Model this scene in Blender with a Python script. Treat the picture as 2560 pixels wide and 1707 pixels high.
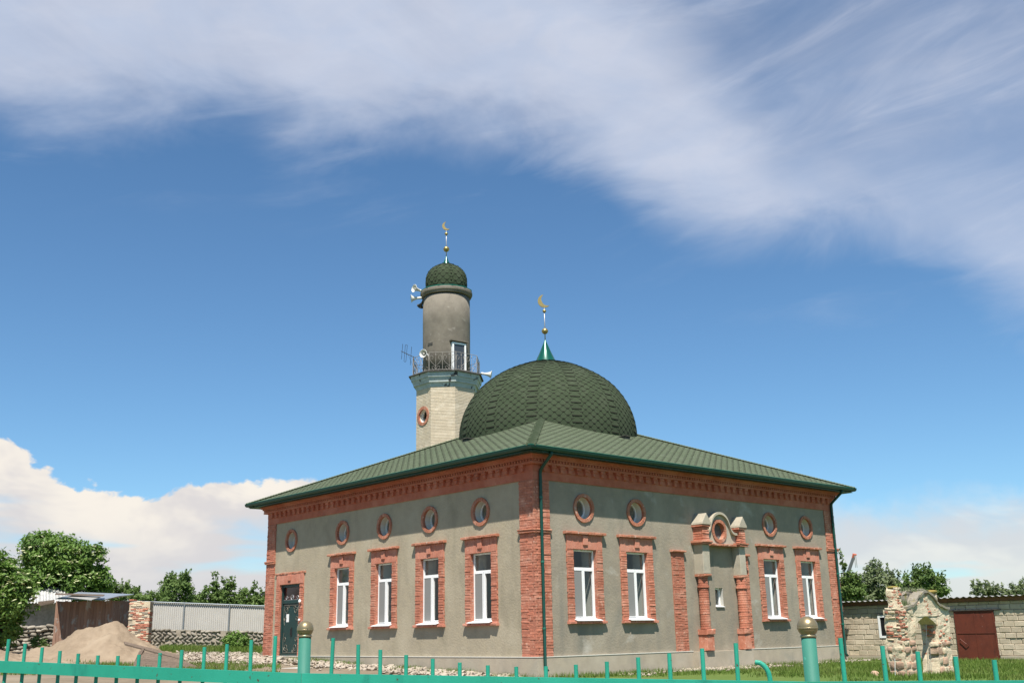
import bpy, bmesh, math, random
import numpy as np
from mathutils import Vector, Matrix, noise

for o in list(bpy.data.objects):
    bpy.data.objects.remove(o, do_unlink=True)
scene = bpy.context.scene
COL = scene.collection
rnd = random.Random(7)

# ------------------------------------------------------------------ camera
CAM = Vector((-21.4015, -23.2681, 0.6602))
YAW, PITCH, ROLL, FPX = 0.8447143, 0.2712107, -0.0192088, 2628.03
_f = Vector((math.cos(PITCH)*math.cos(YAW), math.cos(PITCH)*math.sin(YAW), math.sin(PITCH)))
_r0 = Vector((math.sin(YAW), -math.cos(YAW), 0)); _u0 = _r0.cross(_f)
_r = math.cos(ROLL)*_r0 + math.sin(ROLL)*_u0
_u = -math.sin(ROLL)*_r0 + math.cos(ROLL)*_u0
cd = bpy.data.cameras.new('camera'); cam = bpy.data.objects.new('camera', cd); COL.objects.link(cam)
cd.sensor_width = 36; cd.lens = FPX/2560*36; cd.clip_start = 0.1; cd.clip_end = 5000
cam.matrix_world = Matrix(((_r.x, _u.x, -_f.x, CAM.x), (_r.y, _u.y, -_f.y, CAM.y), (_r.z, _u.z, -_f.z, CAM.z), (0, 0, 0, 1)))
scene.camera = cam

def at(x, y, D):
    """world point at distance D (metres along the view axis) that was surveyed at photo position x, y"""
    return CAM + (_f + (x-1280)/FPX*_r - (y-853.5)/FPX*_u)*D

# ------------------------------------------------------------------ world: sky + clouds
SUN = Vector((-0.385, -0.417, 1.0)).normalized()
SUN_EL = math.asin(SUN.z); SUN_AZ = math.atan2(SUN.x, SUN.y)     # clockwise from +Y
w = bpy.data.worlds.new('World'); scene.world = w; w.use_nodes = True
nt = w.node_tree; nt.nodes.clear(); N = nt.nodes.new; Lk = nt.links.new
def math_(op, a, b=None, c=None, clamp=False):
    n = N('ShaderNodeMath'); n.operation = op; n.use_clamp = clamp
    for i, v in enumerate((a, b, c)):
        if v is None: continue
        if isinstance(v, (int, float)): n.inputs[i].default_value = v
        else: Lk(v, n.inputs[i])
    return n.outputs[0]
def smooth(v, a, b):
    n = N('ShaderNodeMapRange'); n.interpolation_type = 'SMOOTHSTEP'
    Lk(v, n.inputs['Value']); n.inputs['From Min'].default_value = a; n.inputs['From Max'].default_value = b
    return n.outputs['Result']
def fcurve(v, pts, K=50):                       # v in degrees of bearing, result in degrees of elevation
    m = math_('MULTIPLY_ADD', v, 1/120, 0.5)
    n = N('ShaderNodeFloatCurve'); Lk(m, n.inputs['Value'])
    c = n.mapping.curves[0]; n.mapping.use_clip = False
    pp = [((x+60)/120, y/K) for x, y in pts]
    c.points[0].location = pp[0]; c.points[1].location = pp[-1]
    for p in pp[1:-1]: c.points.new(*p)
    for p in c.points: p.handle_type = 'AUTO_CLAMPED'
    n.mapping.update()
    return math_('MULTIPLY', n.outputs['Value'], K)
def noise_(vec, scale, detail, rough=.55, dist=0.0, stretch=(1, 1, 1), off=(0, 0, 0)):
    mp = N('ShaderNodeMapping'); mp.inputs['Scale'].default_value = stretch; mp.inputs['Location'].default_value = off
    Lk(vec, mp.inputs['Vector'])
    n = N('ShaderNodeTexNoise'); Lk(mp.outputs[0], n.inputs['Vector'])
    n.inputs['Scale'].default_value = scale; n.inputs['Detail'].default_value = detail
    n.inputs['Roughness'].default_value = rough; n.inputs['Distortion'].default_value = dist
    return n.outputs['Fac']
def mixc(fac, a, b):
    n = N('ShaderNodeMix'); n.data_type = 'RGBA'
    if isinstance(fac, (int, float)): n.inputs[0].default_value = fac
    else: Lk(fac, n.inputs[0])
    for i, v in ((6, a), (7, b)):
        if isinstance(v, tuple): n.inputs[i].default_value = (*v, 1)
        else: Lk(v, n.inputs[i])
    return n.outputs[2]
sky = N('ShaderNodeTexSky'); sky.sky_type = 'NISHITA'; sky.sun_disc = False
sky.sun_elevation = SUN_EL; sky.sun_rotation = SUN_AZ; sky.altitude = 600
sky.air_density = 1.0; sky.dust_density = 0.15; sky.ozone_density = 1.6
SKYK = 0.077
tc = N('ShaderNodeTexCoord'); dirv = tc.outputs['Generated']
sx = N('ShaderNodeSeparateXYZ'); Lk(dirv, sx.inputs[0])
az = math_('MULTIPLY', math_('ARCTAN2', sx.outputs[1], sx.outputs[0]), 57.29578)
U = math_('SUBTRACT', 48.4, az)           # bearing, degrees right of the street view
V = math_('MULTIPLY', math_('ARCSINE', sx.outputs[2]), 57.29578)
cv = N('ShaderNodeCombineXYZ'); Lk(math_('MULTIPLY', U, 0.1), cv.inputs[0]); Lk(math_('MULTIPLY', V, 0.1), cv.inputs[1])
UV = cv.outputs[0]
# high cirrus band
wisp = noise_(UV, 0.9, 5, .6, .5, (1, 2.0, 1), (3.1, 1.7, 0))
big = noise_(UV, .45, 3, .55, .2, (1, 1.6, 1), (7.7, 2.2, 0))
fine = noise_(UV, 2.0, 4, .55, .6, (1, 1.9, 1), (1.2, 4.0, 0))
low = fcurve(U, [(-60, 24.0), (-28, 25.6), (-17, 27.0), (-11.5, 26.0), (-4, 27.1), (3, 26.0), (8.3, 22.2), (13, 20.6), (21, 19.3), (27, 15.2), (34, 12), (60, 9)])
top = fcurve(U, [(-60, 38), (-28, 38), (-5, 37), (3, 34.5), (9, 31.2), (13.5, 27.0), (16, 24.5), (21.5, 21.8), (27, 18.8), (34, 16), (60, 13)])
dlow = math_('ADD', math_('SUBTRACT', V, low), math_('MULTIPLY', math_('SUBTRACT', wisp, .5), 6.5))
dtop = math_('ADD', math_('SUBTRACT', top, V), math_('MULTIPLY', math_('SUBTRACT', big, .5), 7.0))
def rotuv(ang, sx_, sy_, off):
    mp = N('ShaderNodeMapping'); mp.inputs['Rotation'].default_value = (0, 0, ang); Lk(UV, mp.inputs['Vector'])
    m2 = N('ShaderNodeMapping'); m2.inputs['Scale'].default_value = (sx_, sy_, 1); m2.inputs['Location'].default_value = off; Lk(mp.outputs[0], m2.inputs['Vector']); return m2.outputs[0]
streak = noise_(rotuv(.28, .75, 1.7, (2.3, 5.1, 0)), 1.15, 5, .56, .5)
thin = noise_(rotuv(-.20, .6, 2.7, (7.3, 1.4, 0)), 1.4, 5, .58, .5)
core = math_('MULTIPLY', smooth(dlow, -2.2, 3.2), smooth(dtop, -4.5, 3.5))
core = math_('MULTIPLY', core, math_('ADD', math_('MULTIPLY_ADD', streak, .62, .42), math_('MULTIPLY', math_('SUBTRACT', fine, .5), .36)), clamp=True)
veil = math_('MULTIPLY', smooth(dlow, -1.0, 5.0), math_('ADD', math_('MULTIPLY', smooth(thin, .22, .85), .26), math_('MULTIPLY', smooth(big, .3, .75), .17)), clamp=True)
veil = math_('ADD', veil, math_('MULTIPLY', smooth(dlow, .5, 6.5), .15), clamp=True)
inv = math_('MULTIPLY', math_('SUBTRACT', 1.0, core), math_('SUBTRACT', 1.0, veil))
edge = math_('MULTIPLY', math_('MULTIPLY', smooth(dlow, -5.5, -1.0), smooth(thin, .48, .80)), .28)
cir = math_('ADD', math_('SUBTRACT', 1.0, inv), math_('MULTIPLY', edge, inv), clamp=True)
cir = math_('MULTIPLY', math_('MULTIPLY', cir, smooth(V, 62, 40)), math_('MULTIPLY', smooth(math_('ABSOLUTE', U), 80, 38), .95), clamp=True)
# cumulus bank low over the horizon
lump = noise_(UV, 2.4, 5, .62, .35, (1, 1.25, 1), (0.3, 8.1, 0))
lump2 = noise_(UV, 6.0, 2, .55, .2, (1, 1.2, 1), (5.3, 1.1, 0))
ctop = fcurve(U, [(-60, 7.5), (-34, 9.0), (-26.3, 9.5), (-24.5, 8.5), (-22.5, 7.5), (-20, 7.4), (-13, 8.2), (-9, 7.3), (-4, 6.0), (4, 5.0), (12, 5.3), (17, 6.0), (24, 5.9), (34, 6.0), (60, 7)])
dc = math_('ADD', math_('SUBTRACT', ctop, V), math_('ADD', math_('MULTIPLY', math_('SUBTRACT', lump, .5), 2.6), math_('MULTIPLY', math_('SUBTRACT', lump2, .5), 1.15)))
sharp = fcurve(U, [(-60, .16), (-13, .16), (-6, .8), (10, 1.6), (16, 1.8), (60, 1.6)], 3)
cum = N('ShaderNodeMapRange'); cum.interpolation_type = 'SMOOTHSTEP'; Lk(dc, cum.inputs['Value']); Lk(math_('MULTIPLY', sharp, -.5), cum.inputs['From Min']); Lk(sharp, cum.inputs['From Max'])
gapn = noise_(UV, 1.1, 3, .55, .3, (.8, 4.5, 1), (2.2, 0.4, 0))
gaps = math_('MULTIPLY', smooth(gapn, .48, .62), smooth(dc, 1.4, 3.6))
dens = fcurve(U, [(-60, .97), (-12, .97), (0, .9), (15, .80), (60, .8)], 1)
cumf = math_('MULTIPLY', math_('MULTIPLY', cum.outputs[0], math_('MULTIPLY', dens, smooth(math_('ABSOLUTE', U), 130, 60))), math_('MULTIPLY_ADD', gaps, -.72, 1.0), clamp=True)
shade = noise_(UV, 1.5, 4, .6, .3, (1, 2.0, 1), (9.3, 3.3, 0))
CK = lambda *c: tuple(v/SKYK for v in c)     # cloud radiance relative to the sky strength
cc = mixc(smooth(shade, .40, .62), CK(0.60, 0.555, 0.495), CK(0.46, 0.435, 0.43))
cc = mixc(smooth(dc, .2, 6.5), cc, CK(0.42, 0.415, 0.43))
cirrc = mixc(smooth(fine, .3, .7), CK(0.445, 0.465, 0.53), CK(0.375, 0.415, 0.505))
skyc = N('ShaderNodeMix'); skyc.data_type = 'RGBA'; skyc.blend_type = 'MULTIPLY'; skyc.inputs[0].default_value = 1
Lk(sky.outputs[0], skyc.inputs[6]); skyc.inputs[7].default_value = (.67, .93, 1.07, 1)
c1 = mixc(cir, skyc.outputs[2], cirrc)
c2 = mixc(cumf, c1, cc)
bg = N('ShaderNodeBackground'); Lk(c2, bg.inputs['Color']); bg.inputs['Strength'].default_value = SKYK
wo = N('ShaderNodeOutputWorld'); Lk(bg.outputs[0], wo.inputs[0])

# ------------------------------------------------------------------ sun, exposure
sl = bpy.data.lights.new('sun', 'SUN'); so = bpy.data.objects.new('sun', sl); COL.objects.link(so)
sl.energy = 5.0; sl.angle = math.radians(0.55); sl.color = (1.0, 0.945, 0.86)
so.rotation_euler = (-SUN).to_track_quat('-Z', 'Y').to_euler(); so.location = (0, 0, 60)
vs = scene.view_settings; vs.view_transform = 'Standard'; vs.look = 'None'; vs.gamma = 1; vs.exposure = 0.7
cy = scene.cycles; cy.max_bounces = 6; cy.diffuse_bounces = 3; cy.glossy_bounces = 2; cy.transmission_bounces = 2; cy.transparent_max_bounces = 8
try: vs.use_curve_mapping = False
except Exception: pass

# ------------------------------------------------------------------ helpers
class MB:
    def __init__(s): s.v = []; s.f = []
    def add(s, vs, fs):
        b = len(s.v); s.v += [tuple(p) for p in vs]; s.f += [tuple(b+i for i in f) for f in fs]; return s
    def box(s, x0, x1, y0, y1, z0, z1, mp=None):
        P = [(x0,y0,z0),(x1,y0,z0),(x1,y1,z0),(x0,y1,z0),(x0,y0,z1),(x1,y0,z1),(x1,y1,z1),(x0,y1,z1)]
        if mp: P = [mp(*p) for p in P]
        return s.add(P, [(0,3,2,1),(4,5,6,7),(0,1,5,4),(1,2,6,5),(2,3,7,6),(3,0,4,7)])
    def rbox(s, x0, x1, y0, y1, z0, z1, j=.004, ch=.008, mp=None, front=-1):
        """a worn brick: box in (a, d, z), its outer (d = y1) face chamfered and jittered"""
        R = lambda: rnd.uniform(-j, j)
        P = [(x0,y0,z0),(x1,y0,z0),(x1,y0,z1),(x0,y0,z1)]
        o = R()
        Q = [(x0+R(),y1-ch+o,z0+R()),(x1+R(),y1-ch+o,z0+R()),(x1+R(),y1-ch+o,z1+R()),(x0+R(),y1-ch+o,z1+R())]
        T = [(q[0]+(ch if i in (0,3) else -ch), y1+o+R(), q[2]+(ch if i < 2 else -ch)) for i, q in enumerate(Q)]
        A = P+Q+T
        if mp: A = [mp(*p) for p in A]
        F = []
        for k in (0, 4):
            for i in range(4): F.append((k+i, k+(i+1)%4, k+4+(i+1)%4, k+4+i))
        F.append((8,9,10,11)); F.append((3,2,1,0))
        return s.add(A, F)
    def tube(s, pts, r, n=6, cap=True):
        pts = [Vector(p) for p in pts]; m = len(pts)
        rs = r if isinstance(r, (list, tuple)) else [r]*m
        up = None; rings = []
        for i, p in enumerate(pts):
            t = (pts[min(i+1, m-1)]-pts[max(i-1, 0)]).normalized()
            if up is None:
                a = Vector((0,0,1)) if abs(t.z) < .9 else Vector((1,0,0))
                up = t.cross(a).normalized()
            up = (up - t*up.dot(t)).normalized(); sd = t.cross(up)
            rings.append([p + rs[i]*(math.cos(2*math.pi*k/n)*up + math.sin(2*math.pi*k/n)*sd) for k in range(n)])
        V = [q for g in rings for q in g]
        F = [(i*n+k, i*n+(k+1)%n, (i+1)*n+(k+1)%n, (i+1)*n+k) for i in range(m-1) for k in range(n)]
        if cap: F += [tuple(range(n))[::-1], tuple((m-1)*n+k for k in range(n))]
        return s.add(V, F)
    def lathe(s, prof, n=24, c=(0,0,0), rot=None, a0=0.0, cap=True):
        """prof: (r, z); around +Z through c, or along rot (a Matrix)"""
        V = []; 
        for r, z in prof:
            for k in range(n):
                a = a0+2*math.pi*k/n; p = Vector((r*math.cos(a), r*math.sin(a), z))
                if rot: p = rot @ p
                V.append(p+Vector(c))
        m = len(prof)
        F = [(i*n+k, i*n+(k+1)%n, (i+1)*n+(k+1)%n, (i+1)*n+k) for i in range(m-1) for k in range(n)]
        if cap: F += [tuple(range(n))[::-1], tuple((m-1)*n+k for k in range(n))]
        return s.add(V, F)
    def prism(s, poly, d0, d1, mp):
        n = len(poly)
        V = [mp(a, d0, z) for a, z in poly] + [mp(a, d1, z) for a, z in poly]
        F = [tuple(range(n)), tuple(range(2*n-1, n-1, -1))] + [(i, i+n, (i+1)%n+n, (i+1)%n) for i in range(n)]
        return s.add(V, F)
    def ring(s, c, r0, r1, d0, d1, mp, n=28, jit=0):
        """flat ring (r0 inner, r1 outer) in the wall plane, from depth d0 to d1"""
        V = []
        for k in range(n):
            a = 2*math.pi*k/n; ca, sa = math.cos(a), math.sin(a); j = rnd.uniform(-jit, jit)
            for r, d in ((r0,d0),(r0,d1),(r1+j,d1+j),(r1+j,d0)): V.append(mp(c[0]+r*ca, d, c[1]+r*sa))
        F = [(4*k+i, 4*k+(i+1)%4, 4*((k+1)%n)+(i+1)%4, 4*((k+1)%n)+i) for k in range(n) for i in range(4)]
        return s.add(V, F)
    def disc(s, c, r, d, mp, n=28):
        return s.add([mp(c[0]+r*math.cos(2*math.pi*k/n), d, c[1]+r*math.sin(2*math.pi*k/n)) for k in range(n)], [tuple(range(n))])
    def build(s, name, m, parent=None, smooth=False, recalc=True, kind=None, label=None, bevel=0):
        off = Vector((0,0,0)); p = parent
        while p is not None: off += p.location; p = p.parent
        me = bpy.data.meshes.new(name)
        me.from_pydata([(x-off.x, y-off.y, z-off.z) for x, y, z in s.v], [], s.f)
        if recalc:
            bm = bmesh.new(); bm.from_mesh(me); bmesh.ops.recalc_face_normals(bm, faces=bm.faces)
            if bevel: bmesh.ops.bevel(bm, geom=bm.edges[:], offset=bevel, segments=1, affect='EDGES')
            bm.to_mesh(me); bm.free()
        me.materials.append(m)
        if smooth: me.polygons.foreach_set('use_smooth', [True]*len(me.polygons))
        me.update()
        return obj(name, me, parent, kind, label)
def obj(name, me, parent=None, kind=None, label=None):
    o = bpy.data.objects.new(name, me); COL.objects.link(o)
    if parent: o.parent = parent
    if kind: o['kind'] = kind
    if label: o['label'] = label
    return o
def thing(name, label, cat, loc=(0,0,0), group=None):
    o = bpy.data.objects.new(name, None); COL.objects.link(o); o.location = loc
    return tag(o, label, cat, group)
def tag(o, label, cat, group=None, kind=None):
    o['label'] = label; o['category'] = cat
    if group: o['group'] = group
    if kind: o['kind'] = kind
    return o
Lm = lambda a, d, z: (-d, a, z)          # left wall (plane x = 0): along, outward, up
Rm = lambda a, d, z: (a, -d, z)          # right wall (plane y = 0)
def base_shift(o, p):                     # move a mesh object's origin to p
    p = Vector(p)
    o.data.transform(Matrix.Translation(-p)); o.location = p; return o

# ------------------------------------------------------------------ materials
def M(name, cols, rough=.85, scale=6.0, detail=6, bump=.0, bscale=40.0, metal=0, spec=.3, stretch=(1,1,1), rnd_amt=0.0, stain=None, trans=0.0, contrast=(.35,.65)):
    """cols: base colours blended by noise; stain: (colour, scale, lo, hi, stretch)"""
    m = bpy.data.materials.new(name); m.use_nodes = True
    t = m.node_tree; n = t.nodes; l = t.links; b = n['Principled BSDF']
    b.inputs['Roughness'].default_value = rough; b.inputs['Metallic'].default_value = metal
    b.inputs['Specular IOR Level'].default_value = spec
    g = n.new('ShaderNodeNewGeometry'); mp = n.new('ShaderNodeMapping'); l.new(g.outputs['Position'], mp.inputs['Vector']); mp.inputs['Scale'].default_value = stretch
    def nz(sc, de, st=None, dist=0.0):
        src = mp.outputs[0]
        if st:
            q = n.new('ShaderNodeMapping'); l.new(g.outputs['Position'], q.inputs['Vector']); q.inputs['Scale'].default_value = st; src = q.outputs[0]
        x = n.new('ShaderNodeTexNoise'); l.new(src, x.inputs['Vector']); x.inputs['Scale'].default_value = sc; x.inputs['Detail'].default_value = min(de, 4); x.inputs['Roughness'].default_value = .6; x.inputs['Distortion'].default_value = dist
        return x.outputs['Fac']
    def mr(v, a, c):
        x = n.new('ShaderNodeMapRange'); l.new(v, x.inputs['Value']); x.inputs['From Min'].default_value = a; x.inputs['From Max'].default_value = c; return x.outputs[0]
    def mx(f, a, c, bt='MIX'):
        x = n.new('ShaderNodeMix'); x.data_type = 'RGBA'; x.blend_type = bt
        if isinstance(f, float): x.inputs[0].default_value = f
        else: l.new(f, x.inputs[0])
        for i, v in ((6,a),(7,c)):
            if isinstance(v, tuple): x.inputs[i].default_value = (*v, 1)
            else: l.new(v, x.inputs[i])
        return x.outputs[2]
    c = cols[0]
    if len(cols) > 1: c = mx(mr(nz(scale, detail), *contrast), cols[0], cols[1])
    if len(cols) > 2: c = mx(mr(nz(scale*.23, 4), .48, .68), c, cols[2])
    for sn in ([] if not stain else (stain if isinstance(stain, list) else [stain])):
        c = mx(mr(nz(sn[1], 7, sn[4] if len(sn) > 4 else (1,1,1), .3), sn[2], sn[3]), c, sn[0])
    if rnd_amt:
        oi = n.new('ShaderNodeObjectInfo'); x = n.new('ShaderNodeHueSaturation')
        mm = n.new('ShaderNodeMapRange'); l.new(oi.outputs['Random'], mm.inputs['Value']); mm.inputs['To Min'].default_value = 1-rnd_amt; mm.inputs['To Max'].default_value = 1+rnd_amt
        l.new(mm.outputs[0], x.inputs['Value'])
        if isinstance(c, tuple): x.inputs['Color'].default_value = (*c, 1)
        else: l.new(c, x.inputs['Color'])
        c = x.outputs[0]
    if isinstance(c, tuple): b.inputs['Base Color'].default_value = (*c, 1)
    else: l.new(c, b.inputs['Base Color'])
    if bump:
        bp = n.new('ShaderNodeBump'); bp.inputs['Strength'].default_value = min(1, bump); bp.inputs['Distance'].default_value = .02
        l.new(nz(bscale, 3), bp.inputs['Height']); l.new(bp.outputs[0], b.inputs['Normal'])
    if trans:
        out = n['Material Output']; tr = n.new('ShaderNodeBsdfTranslucent'); ms = n.new('ShaderNodeMixShader'); ms.inputs[0].default_value = trans
        if isinstance(c, tuple): tr.inputs[0].default_value = (*c, 1)
        else: l.new(c, tr.inputs[0])
        l.new(b.outputs[0], ms.inputs[1]); l.new(tr.outputs[0], ms.inputs[2]); l.new(ms.outputs[0], out.inputs[0])
    return m
def glass(name, tint=(.75,.8,.8), refl=.25):
    m = bpy.data.materials.new(name); m.use_nodes = True; t = m.node_tree; n = t.nodes; l = t.links; n.remove(n['Principled BSDF'])
    tr = n.new('ShaderNodeBsdfTransparent'); tr.inputs[0].default_value = (*tint, 1)
    gl = n.new('ShaderNodeBsdfGlossy'); gl.inputs['Roughness'].default_value = .03
    lw = n.new('ShaderNodeLayerWeight'); lw.inputs[0].default_value = .5; fr = n.new('ShaderNodeMath'); fr.operation = 'POWER'; l.new(lw.outputs['Facing'], fr.inputs[0]); fr.inputs[1].default_value = 4.0
    mm = n.new('ShaderNodeMath'); mm.operation = 'ADD'; mm.use_clamp = True; l.new(fr.outputs[0], mm.inputs[0]); mm.inputs[1].default_value = refl
    ms = n.new('ShaderNodeMixShader'); l.new(mm.outputs[0], ms.inputs[0]); l.new(tr.outputs[0], ms.inputs[1]); l.new(gl.outputs[0], ms.inputs[2])
    l.new(ms.outputs[0], n['Material Output'].inputs[0]); return m
MT = {}
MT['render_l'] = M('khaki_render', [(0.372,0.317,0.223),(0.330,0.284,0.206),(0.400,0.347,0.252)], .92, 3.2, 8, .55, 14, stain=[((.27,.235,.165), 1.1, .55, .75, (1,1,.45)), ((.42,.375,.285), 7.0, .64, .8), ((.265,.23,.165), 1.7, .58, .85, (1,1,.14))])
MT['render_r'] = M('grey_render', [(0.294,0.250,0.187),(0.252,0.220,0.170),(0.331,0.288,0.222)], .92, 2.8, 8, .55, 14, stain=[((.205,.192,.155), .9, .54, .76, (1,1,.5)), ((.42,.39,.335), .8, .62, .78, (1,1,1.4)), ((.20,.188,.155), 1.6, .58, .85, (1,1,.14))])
MT['plinth'] = M('plinth_cement', [(0.405,0.348,0.262),(0.350,0.299,0.230),(0.432,0.378,0.295)], .92, 2.5, 7, .25, 50, stain=((.31,.28,.225), 1.3, .58, .78))
MT['plinth_line'] = M('plinth_edge', [(.60,.57,.50)], .9)
MT['red'] = M('red_painted_brick', [(.47,.185,.118),(.39,.135,.082),(.53,.26,.18)], .88, 9, 6, .35, 55, rnd_amt=.13, stain=[((.33,.115,.07), 1.6, .54, .70), ((.60,.40,.30), 11, .60, .74)])
MT['red_mortar'] = M('red_mortar', [(.40,.16,.105),(.33,.125,.08)], .95, 12)
MT['redflat_shaded'] = M('red_painted_plaster_shaded', [(.45,.145,.088),(.39,.115,.068),(.50,.19,.125)], .88, 4, 7, .35, 70, stain=[((.33,.115,.078), 3.0, .58, .75), ((.58,.36,.28), 9, .69, .8)])  # darker than the lintel red: shade under the eaves put into the colour
MT['lintel'] = M('lintel_brick', [(.49,.205,.138),(.43,.165,.108),(.54,.255,.18)], .88, 5, 6, .4, 40, stain=[((.36,.13,.085), 3.0, .58, .74), ((.60,.40,.31), 9, .64, .78)])
MT['ringred'] = M('round_brick_ring', [(0.423,0.170,0.104),(0.360,0.140,0.084),(0.477,0.246,0.168)], .9, 12, 5, .4, 60, stain=((.56,.44,.35), 9, .6, .75))
MT['brick_raw'] = M('raw_brick', [(.36,.105,.062),(.46,.23,.155),(.30,.13,.09)], .92, 10, 6, .5, 45, rnd_amt=.15)
MT['white'] = M('white_plastic', [(.80,.80,.79)], .35, spec=.5)
MT['sillw'] = M('white_metal_sill', [(.80,.79,.77)], .4)
MT['glass'] = glass('window_glass', (.88,.90,.89), .06)
MT['net'] = M('insect_net', [(.20,.20,.19),(.23,.23,.22)], .9, 60)
MT['inner'] = M('room_plaster', [(.55,.53,.48),(.5,.48,.44)], .9, 2)
MT['floor_in'] = M('room_floor', [(.25,.12,.08),(.2,.1,.07)], .8, 3)
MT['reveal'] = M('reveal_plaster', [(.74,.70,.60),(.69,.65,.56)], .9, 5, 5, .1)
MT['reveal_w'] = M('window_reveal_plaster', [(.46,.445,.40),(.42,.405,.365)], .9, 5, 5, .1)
MT['shingle'] = M('green_shingle', [(0.111,0.135,0.085),(0.100,0.124,0.076),(0.122,0.144,0.095)], .95, 8, 5, .15, 220, rnd_amt=.06, spec=.1)
MT['shingle_d'] = M('dome_shingle', [(0.046,0.061,0.035),(0.040,0.054,0.031),(0.053,0.066,0.041)], .95, 8, 5, .2, 220, rnd_amt=.09, spec=.1)
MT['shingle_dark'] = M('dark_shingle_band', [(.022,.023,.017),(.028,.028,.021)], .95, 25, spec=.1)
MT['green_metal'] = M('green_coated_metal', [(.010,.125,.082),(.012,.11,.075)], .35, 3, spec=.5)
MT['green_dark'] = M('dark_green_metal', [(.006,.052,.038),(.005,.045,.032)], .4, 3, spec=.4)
MT['green_cone'] = M('green_cone_metal', [(.006,.085,.058)], .25, metal=.2, spec=.6)
MT['gold'] = M('gold_metal', [(.46,.34,.13),(.36,.26,.1)], .38, 20, metal=.75)
MT['steel'] = M('steel', [(.42,.42,.42),(.34,.34,.34)], .45, 8, metal=.6)
MT['door'] = M('door_green', [(.014,.045,.042),(.012,.038,.036)], .42, 3, spec=.4)
MT['bronze'] = M('door_ornament', [(.20,.19,.15),(.15,.145,.12)], .5, 30, metal=.4)
MT['doorglass'] = M('dark_red_glass', [(.045,.012,.012)], .12, spec=.5)
MT['paper'] = M('paper', [(.75,.75,.73)], .8)
MT['concrete'] = M('portal_concrete', [(0.414,0.365,0.283),(0.351,0.313,0.242),(0.450,0.405,0.328)], .92, 4, 7, .4, 45, stain=((.30,.28,.235), 2.5, .58, .75))
MT['mina_cyl'] = M('minaret_cement', [(0.176,0.156,0.124),(0.140,0.123,0.098),(0.202,0.180,0.147)], .93, 2.2, 8, .35, 35, stain=[((.13,.115,.095), 1.6, .54, .72), ((.27,.245,.205), 3, .60, .76)])
MT['mina_brick'] = M('cream_brick', [(.60,.505,.375),(.53,.445,.325),(.65,.56,.43)], .93, 14, 6, .6, 45, stain=[((.44,.36,.27), 3.5, .60, .75, (1,1,3)), ((.47,.33,.25), 9, .70, .78, (1,1,2))])
MT['pale_blue'] = M('faded_blue_paint', [(.43,.485,.475),(.36,.41,.405),(.52,.56,.54)], .8, 5, 6, .3, 40, stain=[((.05,.05,.05), 1.5, .60, .64), ((.26,.25,.2), 7, .6, .72)])
MT['tar'] = M('dark_deck_edge', [(.05,.05,.045),(.075,.07,.06)], .9, 10)
MT['iron'] = M('pale_wrought_iron', [(.33,.31,.28),(.24,.21,.18)], .7, 30)
MT['horn'] = M('horn_paint', [(.70,.69,.64),(.60,.59,.55)], .45, 12, spec=.4)
MT['horn_in'] = M('horn_inside', [(.34,.33,.30)], .6)
MT['black'] = M('black_metal', [(.02,.02,.02)], .5)
MT['teal'] = M('teal_fence_paint', [(0.024,0.285,0.189),(0.021,0.261,0.173),(0.029,0.309,0.210)], .42, 5, 6, .12, 90, spec=.4, rnd_amt=.07, stain=[((.017,.205,.142), 5, .58, .70, (1,1,.25)), ((.075,.05,.03), 24, .675, .69)])
MT['tealpost'] = M('teal_post_paint', [(0.037,0.172,0.126),(0.033,0.158,0.115)], .62, 4, 6, .1, 60, stain=((.05,.26,.19), 14, .68, .74))
MT['ball'] = M('worn_gold_ball', [(.30,.235,.13),(.25,.20,.115)], .36, 5, 7, .12, 60, metal=.55, stain=[((.13,.25,.19), 10, .60, .68), ((.07,.06,.045), 32, .68, .72)])
MT['block'] = M('cement_block', [(.50,.415,.305),(.44,.37,.275),(.55,.47,.36)], .95, 7, 6, .5, 45, rnd_amt=.12)
MT['mortar'] = M('grey_mortar', [(.33,.29,.235),(.24,.21,.17)], .95, 6)
MT['rust'] = M('rust_red_door', [(.135,.034,.020),(.105,.028,.018),(.16,.045,.028)], .55, 3, 7, .15, 40, stain=[((.36,.30,.27), 9, .70, .76), ((.06,.02,.015), 2.5, .6, .75, (1,1,.3))])
MT['rustroof'] = M('rusty_fascia', [(.22,.10,.045),(.15,.075,.04)], .8, 5, 5, .2)
MT['slate'] = M('grey_corrugated_sheet', [(.30,.295,.28),(.22,.215,.20)], .85, 4, 6, .2)
MT['sheet'] = M('pale_profiled_sheet', [(0.477,0.457,0.415),(0.441,0.422,0.382)], .5, 2, spec=.4)
MT['galv'] = M('galvanised_pipe', [(.20,.225,.24),(.24,.265,.28)], .5, 8, metal=.3)
MT['roofsheet'] = M('silver_roof_sheet', [(.40,.42,.43),(.33,.345,.355)], .35, 3, metal=.5)
MT['board'] = M('brown_painted_boards', [(.225,.130,.092),(.265,.165,.120)], .75, 8, 6, .3, 40, rnd_amt=.18, stretch=(1,1,.25), stain=((.30,.275,.25), 2.6, .57, .64, (1,1,.6)))
MT['oldwood'] = M('weathered_wood', [(.155,.115,.085),(.11,.082,.06)], .9, 12, 6, .4, 50, rnd_amt=.15)
MT['sand'] = M('sand', [(.270,.208,.146),(.225,.172,.120),(.305,.24,.172)], .98, 3.0, 8, 1.0, 22, spec=.05)
MT['gravel'] = M('gravel_stone', [(0.374,0.314,0.247),(0.302,0.255,0.202),(0.432,0.380,0.312)], .95, 9, 5, .3, 60)
MT['cobble'] = M('river_cobble', [(0.246,0.217,0.176),(0.178,0.160,0.129),(0.306,0.275,0.226)], .85, 6, 5, .3, 40, rnd_amt=.3)
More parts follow.
